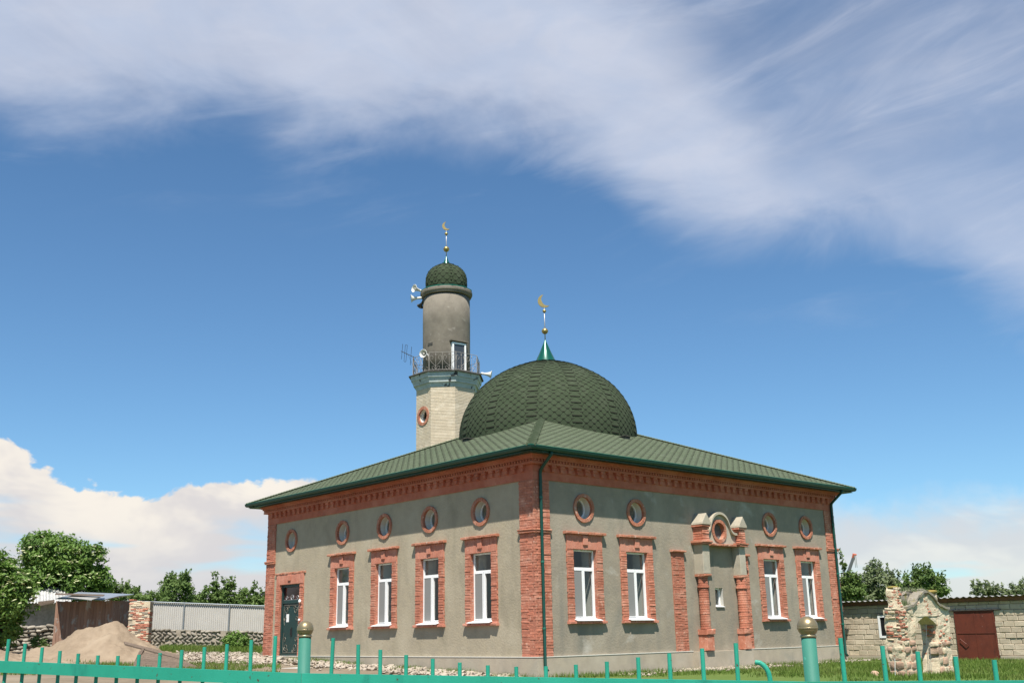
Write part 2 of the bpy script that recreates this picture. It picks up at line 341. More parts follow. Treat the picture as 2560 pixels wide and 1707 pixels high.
MT['wallmortar'] = M('old_lime_mortar', [(.33,.285,.22),(.24,.205,.16),(.40,.35,.28)], .95, 8, 6, .6, 30)
MT['ruin'] = M('crumbling_limewash', [(0.581,0.491,0.346),(0.493,0.403,0.281),(0.616,0.533,0.395)], .95, 5, 8, .8, 24, stain=[((.30,.25,.185), 2.2, .54, .68), ((.36,.16,.10), 4.5, .60, .65, (1,1,2.5))])
MT['ruinstone'] = M('ruin_stone', [(.40,.255,.175),(.36,.25,.18),(.47,.37,.27)], .95, 5, 6, .6, 30, rnd_amt=.15)
MT['ruintop'] = M('ruin_cement_cap', [(.27,.24,.19),(.20,.18,.145)], .95, 6, 6, .6, 30, stain=((.23,.20,.05), 6, .55, .7))
MT['moss'] = M('moss_lichen', [(.24,.17,.04),(.16,.17,.04),(.30,.20,.06)], .95, 10, 5, .5, 40)
MT['grass'] = M('grass_blades', [(.095,.165,.022),(.125,.185,.030),(.16,.195,.05)], .7, 2.5, 5, trans=.3)
MT['leaf_elder'] = M('elder_leaves', [(0.111,0.206,0.035),(0.156,0.250,0.050),(0.081,0.156,0.029)], .55, 2.4, 5, trans=.3, spec=.35)
MT['leaf_far'] = M('orchard_leaves', [(0.115,0.188,0.044),(0.155,0.219,0.061),(0.088,0.150,0.037)], .6, 1.6, 5, trans=.3)
MT['leaf_olive'] = M('grey_green_leaves', [(0.154,0.198,0.085),(0.187,0.226,0.110),(0.121,0.165,0.070)], .6, 1.6, 5, trans=.3)
MT['flower'] = M('elder_flowers', [(.56,.57,.34),(.48,.51,.27)], .8, 20, trans=.2)
MT['bark'] = M('bark', [(.13,.10,.075),(.09,.07,.055)], .95, 12, 5, .6, 40, stretch=(1,1,.3))
MT['crane_red'] = M('crane_red', [(.50,.14,.09)], .5)
MT['crane_grey'] = M('crane_grey', [(.13,.135,.14)], .5)

# ------------------------------------------------------------------ ground
def sst(a, b, x):
    t = min(1, max(0, (x-a)/(b-a))); return t*t*(3-2*t)
def gz(x, y):
    z = -.60 + .034*min(30, max(0, y))*sst(20, 8, x)
    t = (x+21.4)*.664 + (y+23.27)*.748
    z -= .33*sst(20, 9, t)
    if -30 < x < 45 and -30 < y < 60: z += .03*noise.noise((x*.5, y*.5, 0)) + .012*noise.noise((x*2, y*2, 3))
    return z
def ground():
    def axis(lo, hi): 
        a = [-1500, -600, -250, -120, -70]; a += [lo+i*.7 for i in range(int((hi-lo)/.7)+1)]; return a + [80, 130, 260, 600, 1500]
    X = axis(-40, 45); Y = axis(-40, 60); nx, ny = len(X), len(Y)
    mb = MB(); mb.v = [(x, y, gz(x, y)) for y in Y for x in X]
    mb.f = [(j*nx+i, j*nx+i+1, (j+1)*nx+i+1, (j+1)*nx+i) for j in range(ny-1) for i in range(nx-1)]
    m = M('ground_soil', [(.22,.175,.125),(.175,.14,.10),(.25,.205,.15)], .97, 1.6, 8, .5, 30, spec=.05)
    t = m.node_tree; n = t.nodes; l = t.links; b = n['Principled BSDF']; old = b.inputs['Base Color'].links[0].from_socket
    g = n.new('ShaderNodeNewGeometry'); s = n.new('ShaderNodeSeparateXYZ'); l.new(g.outputs['Position'], s.inputs[0])
    nz = n.new('ShaderNodeTexNoise'); nz.inputs['Scale'].default_value = .55; nz.inputs['Detail'].default_value = 7; l.new(g.outputs['Position'], nz.inputs['Vector'])
    a = n.new('ShaderNodeMath'); a.operation = 'MULTIPLY_ADD'; l.new(nz.outputs['Fac'], a.inputs[0]); a.inputs[1].default_value = 9; l.new(s.outputs[0], a.inputs[2])
    mr = n.new('ShaderNodeMapRange'); l.new(a.outputs[0], mr.inputs['Value']); mr.inputs['From Min'].default_value = 3.2; mr.inputs['From Max'].default_value = 6.0
    n2 = n.new('ShaderNodeTexNoise'); n2.inputs['Scale'].default_value = 2.2; n2.inputs['Detail'].default_value = 6; l.new(g.outputs['Position'], n2.inputs['Vector'])
    gm = n.new('ShaderNodeMix'); gm.data_type = 'RGBA'; gm.inputs[6].default_value = (.075,.13,.028,1); gm.inputs[7].default_value = (.13,.165,.05,1); l.new(n2.outputs['Fac'], gm.inputs[0])
    mx = n.new('ShaderNodeMix'); mx.data_type = 'RGBA'; 
    yd = n.new('ShaderNodeMapRange'); l.new(s.outputs[0], yd.inputs['Value']); yd.inputs['From Min'].default_value = -13; yd.inputs['From Max'].default_value = -19
    mxx = n.new('ShaderNodeMath'); mxx.operation = 'MAXIMUM'; l.new(mr.outputs[0], mxx.inputs[0]); l.new(yd.outputs[0], mxx.inputs[1])
    l.new(mxx.outputs[0], mx.inputs[0]); l.new(old, mx.inputs[6]); l.new(gm.outputs[2], mx.inputs[7]); l.new(mx.outputs[2], b.inputs['Base Color'])
    mb.build('ground', m, None, smooth=True, recalc=False, kind='structure')
ground()
def street():
    m = M('street_asphalt', [(.055,.054,.052),(.045,.044,.043),(.065,.063,.06)], .92, 6, 5, .5, 80); mb = MB()
    d = Vector((.478,-.878,0)); n_ = Vector((-.878,-.478,0)); c = Vector((-15.4,-16.8,0)); V = []; nu, nv = 60, 8
    for j in range(nv+1):
        for i in range(nu+1):
            p = c+d*(-45+90*i/nu)+n_*(2.2+9.5*j/nv); V.append((p.x, p.y, gz(p.x, p.y)+.03))
    mb.v = V; mb.f = [(j*(nu+1)+i, j*(nu+1)+i+1, (j+1)*(nu+1)+i+1, (j+1)*(nu+1)+i) for j in range(nv) for i in range(nu)]
    mb.build('street', m, None, smooth=True, recalc=False, kind='structure')
street()

# ------------------------------------------------------------------ mosque: walls
LX, LY = 16.15, 16.08
WL = [2.47, 5.12, 7.76, 10.45]           # windows of the left wall (y)
CL = [2.48, 5.14, 7.78, 10.49, 14.22]
WR = [2.06, 4.43, 11.75, 14.10]          # windows of the right wall (x)
CR = [2.10, 4.52, 11.84, 14.19]
ZC, RC = 4.40, .345
hall = thing('mosque', 'grey rendered mosque with red brick trim, green hipped roof and large green dome', 'mosque', (LX/2, LY/2, -.6))
def wall_panel(name, length, rects, circs, mp, m, thick=.62):
    xs = sorted({0, length, *[r[0] for r in rects], *[r[1] for r in rects], *[c[0]-c[2]-.03 for c in circs], *[c[0]+c[2]+.03 for c in circs]})
    zs = sorted({0, 6.0, *[r[2] for r in rects], *[r[3] for r in rects], *[c[1]-c[2]-.03 for c in circs], *[c[1]+c[2]+.03 for c in circs]})
    mb = MB()
    for i in range(len(xs)-1):
        for j in range(len(zs)-1):
            a, b, c, d = xs[i], xs[i+1], zs[j], zs[j+1]; mx_, mz = (a+b)/2, (c+d)/2
            if any(r[0] < mx_ < r[1] and r[2] < mz < r[3] for r in rects): continue
            if any(abs(mx_-q[0]) < q[2]+.03 and abs(mz-q[1]) < q[2]+.03 for q in circs): continue
            mb.add([mp(a,0,c), mp(b,0,c), mp(b,0,d), mp(a,0,d)], [(0,1,2,3)])
    n = 32
    for cx, cz, r in circs:
        h = r+.03; V = []
        for k in range(n):
            t = 2*math.pi*k/n; ca, sa = math.cos(t), math.sin(t); q = h/max(abs(ca), abs(sa))
            V += [mp(cx+r*ca, 0, cz+r*sa), mp(cx+q*ca, 0, cz+q*sa)]
        mb.add(V, [(2*k, 2*k+1, 2*((k+1)%n)+1, 2*((k+1)%n)) for k in range(n)])
    mb.build(name, m, hall, recalc=False)
    for a, b, c, d in rects:
        rv = MB(); rv.add([mp(a,0,c),mp(b,0,c),mp(b,0,d),mp(a,0,d),mp(a,-thick,c),mp(b,-thick,c),mp(b,-thick,d),mp(a,-thick,d)], [(0,1,5,4),(1,2,6,5),(2,3,7,6),(3,0,4,7)])
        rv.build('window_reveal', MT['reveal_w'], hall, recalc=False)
    for cx, cz, r in circs:
        if r < .1: continue
        V = []
        for k in range(n):
            t = 2*math.pi*k/n
            V += [mp(cx+r*math.cos(t), .002, cz+r*math.sin(t)), mp(cx+r*math.cos(t), -thick, cz+r*math.sin(t))]
        rv = MB(); rv.add(V, [(2*k, 2*((k+1)%n), 2*((k+1)%n)+1, 2*k+1) for k in range(n)])
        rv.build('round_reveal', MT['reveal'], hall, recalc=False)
OW, Z0, Z1 = .50, 1.06, 3.12
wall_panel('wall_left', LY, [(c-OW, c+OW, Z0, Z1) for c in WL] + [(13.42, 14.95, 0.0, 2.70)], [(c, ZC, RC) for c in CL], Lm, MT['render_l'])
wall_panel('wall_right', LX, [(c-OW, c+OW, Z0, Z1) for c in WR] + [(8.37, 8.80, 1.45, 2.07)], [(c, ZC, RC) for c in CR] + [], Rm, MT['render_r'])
mb = MB(); mb.add([(LX,0,-.0),(LX,LY,0),(LX,LY,6),(LX,0,6),(0,LY,0),(0,LY,6)], [(0,1,2,3),(4,1,2,5)]); mb.build('wall_back', MT['render_r'], hall, recalc=False)
# inside: plastered room, floor and ceiling
mb = MB(); t = .625
mb.add([(t,t,.02),(LX-t,t,.02),(LX-t,LY-t,.02),(t,LY-t,.02)], [(0,1,2,3)]); mb.build('room_floor', MT['floor_in'], hall, recalc=False)
mb = MB(); mb.add([(LX-t,t,0),(LX-t,LY-t,0),(LX-t,LY-t,5.6),(LX-t,t,5.6),(t,LY-t,0),(t,LY-t,5.6),(t,t,5.6)], [(0,1,2,3),(4,1,2,5),(6,3,2,5)])
for px, py in ((5.5,5.5),(10.6,5.5),(5.5,10.6),(10.6,10.6)): mb.box(px-.3, px+.3, py-.3, py+.3, .02, 5.6)
mb.build('room_wall', MT['inner'], hall, recalc=False)
# plinth
pl = MB(); e = .05
pl.box(-e, 0, -e, LY+e, -1.2, 0); pl.box(0, LX+e, -e, 0, -1.2, 0); pl.box(0, LX+e, LY, LY+e, -1.2, 0); pl.box(LX, LX+e, 0, LY, -1.2, 0)
pl.box(6.95, 9.95, -.26, -e-.001, -1.2, -.012)
pl.build('plinth', MT['plinth'], hall)
ln = MB(); ln.box(-e-.012, -.002, -e-.012, LY+e, -.002, .022); ln.box(-.002, 6.95, -e-.012, -.002, -.002, .022); ln.box(9.95, LX+e, -e-.012, -.002, -.002, .022); ln.build('plinth_ledge', MT['plinth_line'], hall)

# ------------------------------------------------------------------ brick piers
HB = .0785; PW = .62
def pier_course(k, mpL, mpR, visit):
    """bricks of one course round a corner; mpL / mpR map (distance from corner, outward, z) on each face"""
    z0 = .015+k*HB; z1 = z0+HB-.008; p = .045
    if k % 2 == 0:
        visit(mpL, -p, .25, z0, z1); visit(mpL, .262, PW, z0, z1); visit(mpR, .085, .335, z0, z1); visit(mpR, .347, PW-.01, z0, z1)
    else:
        visit(mpR, -p, .25, z0, z1); visit(mpR, .262, PW, z0, z1); visit(mpL, .085, .335, z0, z1); visit(mpL, .347, PW-.01, z0, z1)
NC = 65
def corner(mpL, mpR, singles, kx):
    sk = bpy.data.objects
    core = MB()
    core.prism([(-.037,0),(PW-.015,0),(PW-.015,5.2),(-.037,5.2)], -.01, .037, mpL); core.prism([(.0,0),(PW-.015,0),(PW-.015,5.2),(.0,5.2)], -.012, .036, mpR)
    pier = core.build('corner_pier', MT['red_mortar'], hall)
    off = pier.parent.location
    allb = MB()
    def vis(mp, a0, a1, z0, z1):
        pr = .045+rnd.uniform(-.006, .005); a0 += rnd.uniform(-.006,.006); a1 += rnd.uniform(-.010,.006)
        if singles:
            b = MB().rbox(a0, a1, -.02, pr, z0, z1, .0040, .007, mp); b.build('brick', MT['red'], pier)
        else: allb.rbox(a0, a1, -.02, pr, z0, z1, .0040, .007, mp)
    for k in range(NC): pier_course(k, mpL, mpR, vis)
    if not singles: allb.build('brick_face', MT['red'], pier, kind='stuff')
    lg = MB()
    for mp in (mpL, mpR):
        for i, (h, q) in enumerate(((3.56, .095), (3.62, .11))):
            lg.rbox(-q, PW+.03, -.01, q-.01*(mp is mpR), h, h+.055, .006, .012, mp)
    lg.build('pier_ledge', MT['ringred'], pier)
corner(lambda a, d, z: (-d, a, z), lambda a, d, z: (a, -d, z), True, 0)
corner(lambda a, d, z: (-d, LY-a, z), lambda a, d, z: (a, LY+d, z), False, 1)
corner(lambda a, d, z: (LX+d, a, z), lambda a, d, z: (LX-a, -d, z), False, 2)

# ------------------------------------------------------------------ windows
def surround(parent, mp, c, w, z0, z1, ztop, sill=True, slab=.10):
    jm = MB(); n = int((z1+.02-z0)/HB); hb = (z1+.02-z0)/n
    for s in (-1, 1):
        for k in range(n):
            zz = z0+k*hb; a, b = sorted((c+s*(w-.004), c+s*(w+.275+rnd.uniform(-.012,.012))))
            jm.rbox(a, b, -.14, .05+rnd.uniform(-.006,.006), zz, zz+hb-.008, .005, .010, mp)
    jm.build('jamb_bricks', MT['red'], parent, kind='stuff')
    bk = MB()
    for s in (-1, 1):
        a, b = sorted((c+s*(w+.004), c+s*(w+.265))); bk.prism([(a,z0),(b,z0),(b,z1+.02),(a,z1+.02)], -.13, .041, mp)
    bk.build('jamb_mortar', MT['red_mortar'], parent)
    lt = MB(); W = w+.28; nb = 15
    for i in range(nb):                      # flat arch of leaning bricks
        f0, f1 = i/nb, (i+1)/nb
        top = lambda f: c-W+.0+2*W*f
        bot = lambda f: c-w-.27+2*(w+.27)*f
        jj = rnd.uniform(-.005,.005)
        lt.prism([(bot(f0)+.004, z1+.012),(bot(f1)-.004, z1+.012),(top(f1)-.004, ztop-.005),(top(f0)+.004, ztop-.005)], -.14, .052+jj, mp)
    lt.prism([(c-w-.2, z1+.004),(c+w+.2, z1+.004),(c+w+.2, ztop),(c-w-.2, ztop)], -.13, .046, mp)
    lt.build('lintel', MT['lintel'], parent, bevel=.003)
    kb = MB(); kb.prism([(c-.10, z1+.14),(c+.10, z1+.14),(c+.12, ztop-.03),(c-.12, ztop-.03)], .03, .092, mp); kb.build('keystone', MT['lintel'], parent, bevel=.008)
    sb = MB(); a = c-W-.10
    while a < c+W+.09:
        b = min(a+.25+rnd.uniform(-.01,.01), c+W+.11)
        sb.rbox(a, b-.008, -.05, .05+slab+rnd.uniform(-.008,.008), ztop+.002, ztop+.078+rnd.uniform(-.006,.006), .006, .012, mp); a = b
    sb.build('lintel_slab', MT['ringred'], parent)
    if sill:
        sb = MB(); a = c-W-.035
        while a < c+W+.02:
            b = min(a+.25, c+W+.04)
            sb.rbox(a, b-.006, -.05, .12+rnd.uniform(-.006,.006), z0-.115, z0-.04, .005, .01, mp); a = b
        sb.rbox(c-W, c+W, -.05, .055, z0-.045, z0+.005, .004, .01, mp)
        sb.build('brick_sill', MT['lintel'], parent)
        ws = MB(); ws.prism([(-.10, z0+.045),(.175, z0-.012),(.175, z0-.035),(.165, z0-.035),(.165, z0-.022),(-.10, z0+.035)], c-w-.05, c+w+.05, lambda a, d, z: mp(d, a, z))
        ws.build('metal_sill', MT['sillw'], parent)
def bar(mb, mp, a0, a1, d0, d1, z0, z1): mb.box(a0, a1, d0, d1, z0, z1, mp)
def frame_rect(mb, mp, a0, a1, z0, z1, t, d0, d1):
    bar(mb, mp, a0, a0+t, d0, d1, z0, z1); bar(mb, mp, a1-t, a1, d0, d1, z0, z1)
    bar(mb, mp, a0+t, a1-t, d0, d1, z0, z0+t); bar(mb, mp, a0+t, a1-t, d0, d1, z1-t, z1)
def pane_(mp, a0, a1, z0, z1, d=-.125):
    return MB().add([mp(a0,d,z0), mp(a1,d,z0), mp(a1,d,z1), mp(a0,d,z1)], [(0,1,2,3)])
def window(mp, c, i, left):
    w, z0, z1 = OW-.004, Z0+.002, Z1-.002
    wn = MB(); d0, d1 = -.155, -.085; zt = z1-.56
    frame_rect(wn, mp, c-w, c+w, z0, z1, .042, d0, d1)
    bar(wn, mp, c-w+.048, c+w-.048, d0+.002, d1-.002, zt-.036, zt+.036)
    bar(wn, mp, c-.028, c+.028, d0+.003, d1-.003, z0+.048, zt-.036)
    win = wn.build('window', MT['white'], hall, bevel=.004)
    s = 1 if left else -1                    # the net side lies towards the far end on the left wall
    na, nb_ = (c+.034, c+w-.049) if left else (c-w+.049, c-.034)
    sa, sb_ = (c-w+.049, c-.034) if left else (c+.034, c+w-.049)
    nt_ = MB(); frame_rect(nt_, mp, na, nb_, z0+.05, zt-.038, .022, d1-.004, d1+.012); nt_.build('net_frame', MT['white'], win)
    p = MB(); p.box(na+.02, nb_-.02, d1+.0, d1+.003, z0+.07, zt-.058, mp); p.build('insect_net', MT['net'], win)
    p = pane_(mp, c-w+.047, c+w-.047, zt+.035, z1-.047); p.build('pane', MT['glass'], win)
    p = pane_(mp, na, nb_, z0+.047, zt-.035); p.build('pane', MT['glass'], win)
    sh_ = MB(); frame_rect(sh_, mp, sa, sb_, z0+.049, zt-.037, .030, d0+.01, d1+.006); sash = sh_.build('sash', MT['white'], win)
    p = pane_(mp, sa+.029, sb_-.029, z0+.078, zt-.066); p.build('pane', MT['glass'], sash)
    surround(win, mp, c, OW, Z0-.02, Z1, 3.575)
for i, c in enumerate(WL): window(Lm, c, i, True)
for i, c in enumerate(WR): window(Rm, c, i, False)
def round_window(mp, c, z, r_in, r_out, parent, depth=-.30, ringm=None, proud=.05):
    rg = MB(); n = 26
    for k in range(n):                       # radial bricks
        a0, a1 = 2*math.pi*k/n+.012, 2*math.pi*(k+1)/n-.012; j = rnd.uniform(-.006, .006); q = proud+rnd.uniform(-.006, .006)
        rg.prism([(c+r*math.cos(a), z+r*math.sin(a)) for r, a in ((r_in,a0),(r_out+j,a0),(r_out+j,a1),(r_in,a1))], -.05, q, mp)
    rg.ring((c, z), r_in+.003, r_out-.006, -.04, proud-.010, mp, 40)
    rw = rg.build('round_window', ringm or MT['ringred'], parent)
    f = MB(); f.ring((c, z), r_in-.045, r_in+.004, depth-.03, depth+.02, mp, 32); f.build('frame', MT['white'], rw)
    f = MB(); f.disc((c, z), r_in-.04, depth-.005, mp, 32); f.build('pane', MT['glass'], rw, recalc=False)
    return rw
for c in CL: round_window(Lm, c, ZC, RC-.005, RC+.10, hall)
for c in CR: round_window(Rm, c, ZC, RC-.005, RC+.10, hall)

# ------------------------------------------------------------------ entrance door
dc0, dc1 = 13.42, 14.95; dcm = (dc0+dc1)/2
mb = MB(); frame_rect(mb, Lm, dc0+.004, dc1-.004, .0, 2.696, .10, -.16, -.05); bar(mb, Lm, dc0+.1, dc1-.1, -.158, -.052, 1.98, 2.10)
door = mb.build('door', MT['door'], hall, bevel=.004)
mb = MB(); mb.box(dc0+.1, dc1-.1, -.15, -.085, .1, 1.98, Lm); leaf = mb.build('door_leaf', MT['door'], door, bevel=.004)
mb = MB(); mb.box(dc0+.1, dc1-.1, -.13, -.12, 2.10, 2.6, Lm); mb.build('transom_pane', MT['doorglass'], door)
def scroll(mb, mp, c, z, s, t, R=.16, r=.011, d=-.075):
    """a C scroll with a curled leaf; s, t flip it"""
    pts = []
    for k in range(26):
        a = k/25*math.pi*2.6; rr = R*(1-.72*k/25); pts.append(mp(c+s*(rr*math.cos(a)-R*.4), d, z+t*(rr*math.sin(a))))
    mb.tube(pts, r, 5)
mb = MB()
for s in (-1, 1):
    e_ = dcm+s*.50
    for (zz, t) in ((1.78, 1), (.26, -1)):
        scroll(mb, Lm, e_-s*.08, zz-.08*t, s, t, .15); scroll(mb, Lm, e_-s*.30, zz+.04*t, -s, t, .09, .009)
        scroll(mb, Lm, e_-s*.03, zz-.36*t, s, -t, .10, .009)
        mb.tube([Lm(e_+s*.05, -.075, zz+.10*t), Lm(e_+s*.06, -.075, zz-.35*t), Lm(e_-s*.01, -.075, zz-.62*t)], .011, 5)
        mb.tube([Lm(e_+s*.06, -.075, zz+.13*t), Lm(dcm, -.075, zz+.13*t)], .012, 5)
mb.build('scroll_ornament', MT['bronze'], leaf)
mb = MB()
for s, a in ((1,-.38),(-1,.38),(1,.05),(-1,-.05)): scroll(mb, Lm, dcm+a, 2.19, s, 1, .09 if abs(a) > .1 else .13, .010, -.10)
mb.tube([Lm(dc0+.12,-.10,2.115), Lm(dc1-.12,-.10,2.115)], .010, 5); mb.build('transom_grille', MT['steel'], door)
mb = MB(); mb.box(14.36, 14.56, -.084, -.078, 1.28, 1.58, Lm); mb.build('paper_notice', MT['paper'], door)
mb = MB(); mb.tube([Lm(14.13,-.09,1.02), Lm(14.13,-.03,1.02), Lm(14.13,-.03,.80), Lm(14.13,-.09,.80)], .014, 6); mb.box(14.09, 14.17, -.085, -.072, .74, 1.08, Lm); mb.build('door_handle', MT['black'], leaf)
surround(door, Lm, dcm, (dc1-dc0)/2, .02, 2.70, 3.09, sill=False, slab=.01)
mb = MB(); mb.box(13.05, 15.3, .06, 1.15, -.6, -.055, Lm); mb.box(13.3, 15.05, 1.151, 1.55, -.6, -.19, Lm); mb.build('door_step', MT['plinth'], hall, bevel=.01)
mb = MB(); mb.lathe([(.0,-.02),(.05,-.01),(.06,.03),(.03,.09),(0,.1)], 10, Lm(13.27,.10,2.0)); mb.lathe([(.0,-.02),(.045,-.01),(.05,.03),(.02,.06)], 10, Lm(13.27,.10,1.32)); mb.build('wall_lamp', MT['white'], door)

# ------------------------------------------------------------------ cornice
cn = MB(); seg = [(0.0, 5.15, 5.40, .045), (0, 5.40, 5.60, .052), (0, 5.60, 5.672, .185), (0, 5.745, 5.80, .225), (0, 5.80, 5.85, .27), (0, 5.85, 5.90, .315)]
def band(mb, p, z0, z1):
    mb.box(-p, LX+p, -p, .0, z0, z1); mb.box(-p, 0, 0, LY+p, z0, z1); mb.box(LX, LX+p, 0, LY+p, z0, z1); mb.box(0, LX, LY, LY+p, z0, z1)
for _, z0, z1, p in seg: band(cn, p, z0, z1-.004)
band(cn, .15, 5.672-.004, 5.745)
cor = cn.build('cornice', MT['redflat_shaded'], hall)
sm = MB()
for mp, Ln in ((Lm, LY), (Rm, LX)):
    a = -.10
    while a < Ln+.10: sm.rbox(a, a+.065, .05, .215, 5.676, 5.738, .003, .006, mp); a += .13
sm.build('sawtooth_course', MT['redflat_shaded'], cor, kind='stuff')
def dentil_mesh():
    b = MB(); b.rbox(-.058, .058, 0, .095, 0, .125, .003, .008); b.rbox(-.095, .095, 0, .125, .128, .20, .003, .008)
    me = bpy.data.meshes.new('dentil'); me.from_pydata(b.v, [], b.f); me.materials.append(MT['redflat_shaded'])
    bm = bmesh.new(); bm.from_mesh(me); bmesh.ops.recalc_face_normals(bm, faces=bm.faces); bm.to_mesh(me); bm.free(); return me
DM = [dentil_mesh() for _ in range(6)]
for mp, Ln, rz in ((Lm, LY, math.pi/2), (Rm, LX, math.pi)):
    n = int((Ln-.7)/.355)
    for i in range(n+1):
        o = obj('dentil', DM[i % 6], cor); a = .38+i*(Ln-.76)/n+rnd.uniform(-.012,.012)
        o.location = Vector(mp(a, .045, 5.40+rnd.uniform(-.008,.008)))-hall.location; o.rotation_euler = (0, 0, rz)
# ------------------------------------------------------------------ roof
EO, ZE, ZA = .70, 6.02, 9.52
AC = Vector((LX/2+.03, LY/2, ZA))
cor4 = [Vector((-EO,-EO,ZE)), Vector((LX+EO,-EO,ZE)), Vector((LX+EO,LY+EO,ZE)), Vector((-EO,LY+EO,ZE))]
mb = MB(); mb.add(cor4+[AC], [(0,1,4),(1,2,4),(2,3,4),(3,0,4)]); mb.add([c-Vector((0,0,.05)) for c in cor4], [(0,3,2,1)])
roof = mb.build('roof', MT['shingle'], hall, recalc=False)
def face_tabs(p0, p1):
    """hexagonal shingle tabs in staggered courses between eave corners p0 -> p1; flat lower edges dark"""
    E = p1-p0; Lh = E.length; ea = E/Lh; mid = (AC-p0).dot(ea); foot = p0+ea*mid; up = AC-foot; H = up.length; up /= H; nr = ea.cross(up)
    if nr.z < 0: nr = -nr
    tw, rh = .352, .140; rows = int(H/rh); mb = MB(); dark = []
    for r in range(-1, rows):
        s0 = r*rh if r >= 0 else -.06
        lo = mid*max(0, s0+.05)/H; hi = Lh-(Lh-mid)*max(0, s0+.05)/H; a = -(tw/2 if r % 2 else 0)
        while a < Lh:
            c = a+tw/2+rnd.uniform(-.006,.006)
            if lo+.10 < c < hi-.10:
                h0 = .0105+rnd.uniform(-.0015,.0025); hh = rh*2.0; j = rnd.uniform(-.005,.005); w3 = tw*.175
                if r < 0: sh = [(-tw/2,0),(tw/2,0),(tw/2,hh),(-tw/2,hh)]
                else: sh = [(-w3,0),(w3,0),(tw/2-.003,rh*.85),(tw/2-.003,hh),(-tw/2+.003,hh),(-tw/2+.003,rh*.85)]
                T_ = [p0+ea*(c+x)+up*(s0+j+y)+nr*(h0*(1-y/hh)+.002) for x, y in sh]; B_ = [p0+ea*(c+x)+up*(s0+j+y) for x, y in sh]; n = len(sh)
                mb.add(T_+B_, [tuple(range(n))]+[(i_, n+i_, n+(i_+1)%n, (i_+1)%n) for i_ in range(1, n)])
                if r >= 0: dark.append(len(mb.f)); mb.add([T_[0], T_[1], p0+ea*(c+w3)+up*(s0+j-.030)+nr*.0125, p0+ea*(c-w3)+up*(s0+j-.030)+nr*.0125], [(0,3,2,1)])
            a += tw
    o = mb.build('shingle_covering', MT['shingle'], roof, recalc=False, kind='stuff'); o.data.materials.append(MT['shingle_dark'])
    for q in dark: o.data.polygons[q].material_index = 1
face_tabs(cor4[0], cor4[3]); face_tabs(cor4[1], cor4[0])
def simple_face(p0, p1):
    m = MB(); up = Vector((0,0,.02)); m.add([p0+up, p1+up, AC+up], [(0,1,2)]); m.build('roof_slope', MT['shingle'], roof, recalc=False)
simple_face(cor4[1], cor4[2]); simple_face(cor4[2], cor4[3])
for k in range(4):                         # hip caps, small lapped pieces
    p, d = cor4[k], AC-cor4[k]; L_ = d.length; d = d/L_; sd = d.cross(Vector((0,0,1))).normalized(); upv = sd.cross(d)
    mb = MB(); s = 0.0
    while s < L_-.3:
        j = rnd.uniform(-.01,.01); a, b = p+d*s, p+d*(s+.15)
        q = [a+sd*(-.15+j)+upv*.015, a+upv*.075, a+sd*(.15+j)+upv*.015, b+sd*(-.15)-upv*.0, b+upv*.055, b+sd*.15-upv*.0, a+sd*(-.15+j)-upv*.03, a+upv*.03, a+sd*(.15+j)-upv*.03]
        mb.add(q, [(0,1,4,3),(1,2,5,4),(6,7,1,0),(7,8,2,1)]); s += .115
    mb.build('hip_cap', MT['shingle'], roof, recalc=False)
# gutters, fascia, soffit
gprof = [(.0, .0)]+[(.067-.067*math.cos(math.pi*i/9), -.02-.095*math.sin(math.pi*i/9)) for i in range(10)]+[(.134,.0),(.126,.0),(.124,-.02)]+[(.067+.057*math.cos(math.pi*i/6), -.02-.082*math.sin(math.pi*i/6)) for i in range(1,7)]+[(.010,.0)]
for k in range(4):
    p0, p1 = cor4[k], cor4[(k+1)%4]; e_ = (p1-p0).normalized(); o = Vector((e_.y, -e_.x, 0))
    P = []
    for c, sg in ((p0, -1), (p1, 1)):
        for a, z in gprof: P.append(c+o*(a-.075)+e_*sg*(a-.075)+Vector((0,0,z+.0)))
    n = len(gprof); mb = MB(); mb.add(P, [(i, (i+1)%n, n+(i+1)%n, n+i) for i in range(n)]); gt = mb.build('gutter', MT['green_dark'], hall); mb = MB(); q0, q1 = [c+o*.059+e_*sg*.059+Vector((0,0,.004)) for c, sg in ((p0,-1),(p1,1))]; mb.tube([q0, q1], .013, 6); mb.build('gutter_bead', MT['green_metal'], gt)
    mb = MB()
    P = [c+o*(a-.09)+e_*sg*(a-.09)+Vector((0,0,z)) for c, sg in ((p0,-1),(p1,1)) for a, z in ((0,-.055),(0,-.165),(-.02,-.165),(-.02,-.055))]
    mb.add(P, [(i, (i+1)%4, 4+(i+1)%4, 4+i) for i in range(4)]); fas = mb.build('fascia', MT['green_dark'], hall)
    mb = MB(); m_ = 90                     # ribbed soffit
    for j in range(2):
        pass
    for i in range(m_):
        f0, f1 = i/m_, (i+.62)/m_
        a, b = p0+(p1-p0)*f0, p0+(p1-p0)*f1
        for u0, u1, dz in ((a, b, -.162), (b, p0+(p1-p0)*((i+1)/m_), -.150)):
            Q = [u0-o*.11+Vector((0,0,dz)), u1-o*.11+Vector((0,0,dz)), u1-o*.52+Vector((0,0,dz+.012)), u0-o*.52+Vector((0,0,dz+.012))]
            mb.add(Q, [(0,1,2,3)])
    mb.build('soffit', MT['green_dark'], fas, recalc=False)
def downpipe(pts, lab):
    mb = MB(); mb.tube(pts, .05, 10); dp = mb.build('downpipe', MT['green_dark'], hall, smooth=True)
    mb = MB()
    for z in (4.6, 2.7, .8):
        p = Vector(pts[-2]); mb.lathe([(.056,-.03),(.06,-.02),(.06,.02),(.056,.03)], 10, (p.x, p.y, z))
    mb.build('pipe_clip', MT['green_metal'], dp)
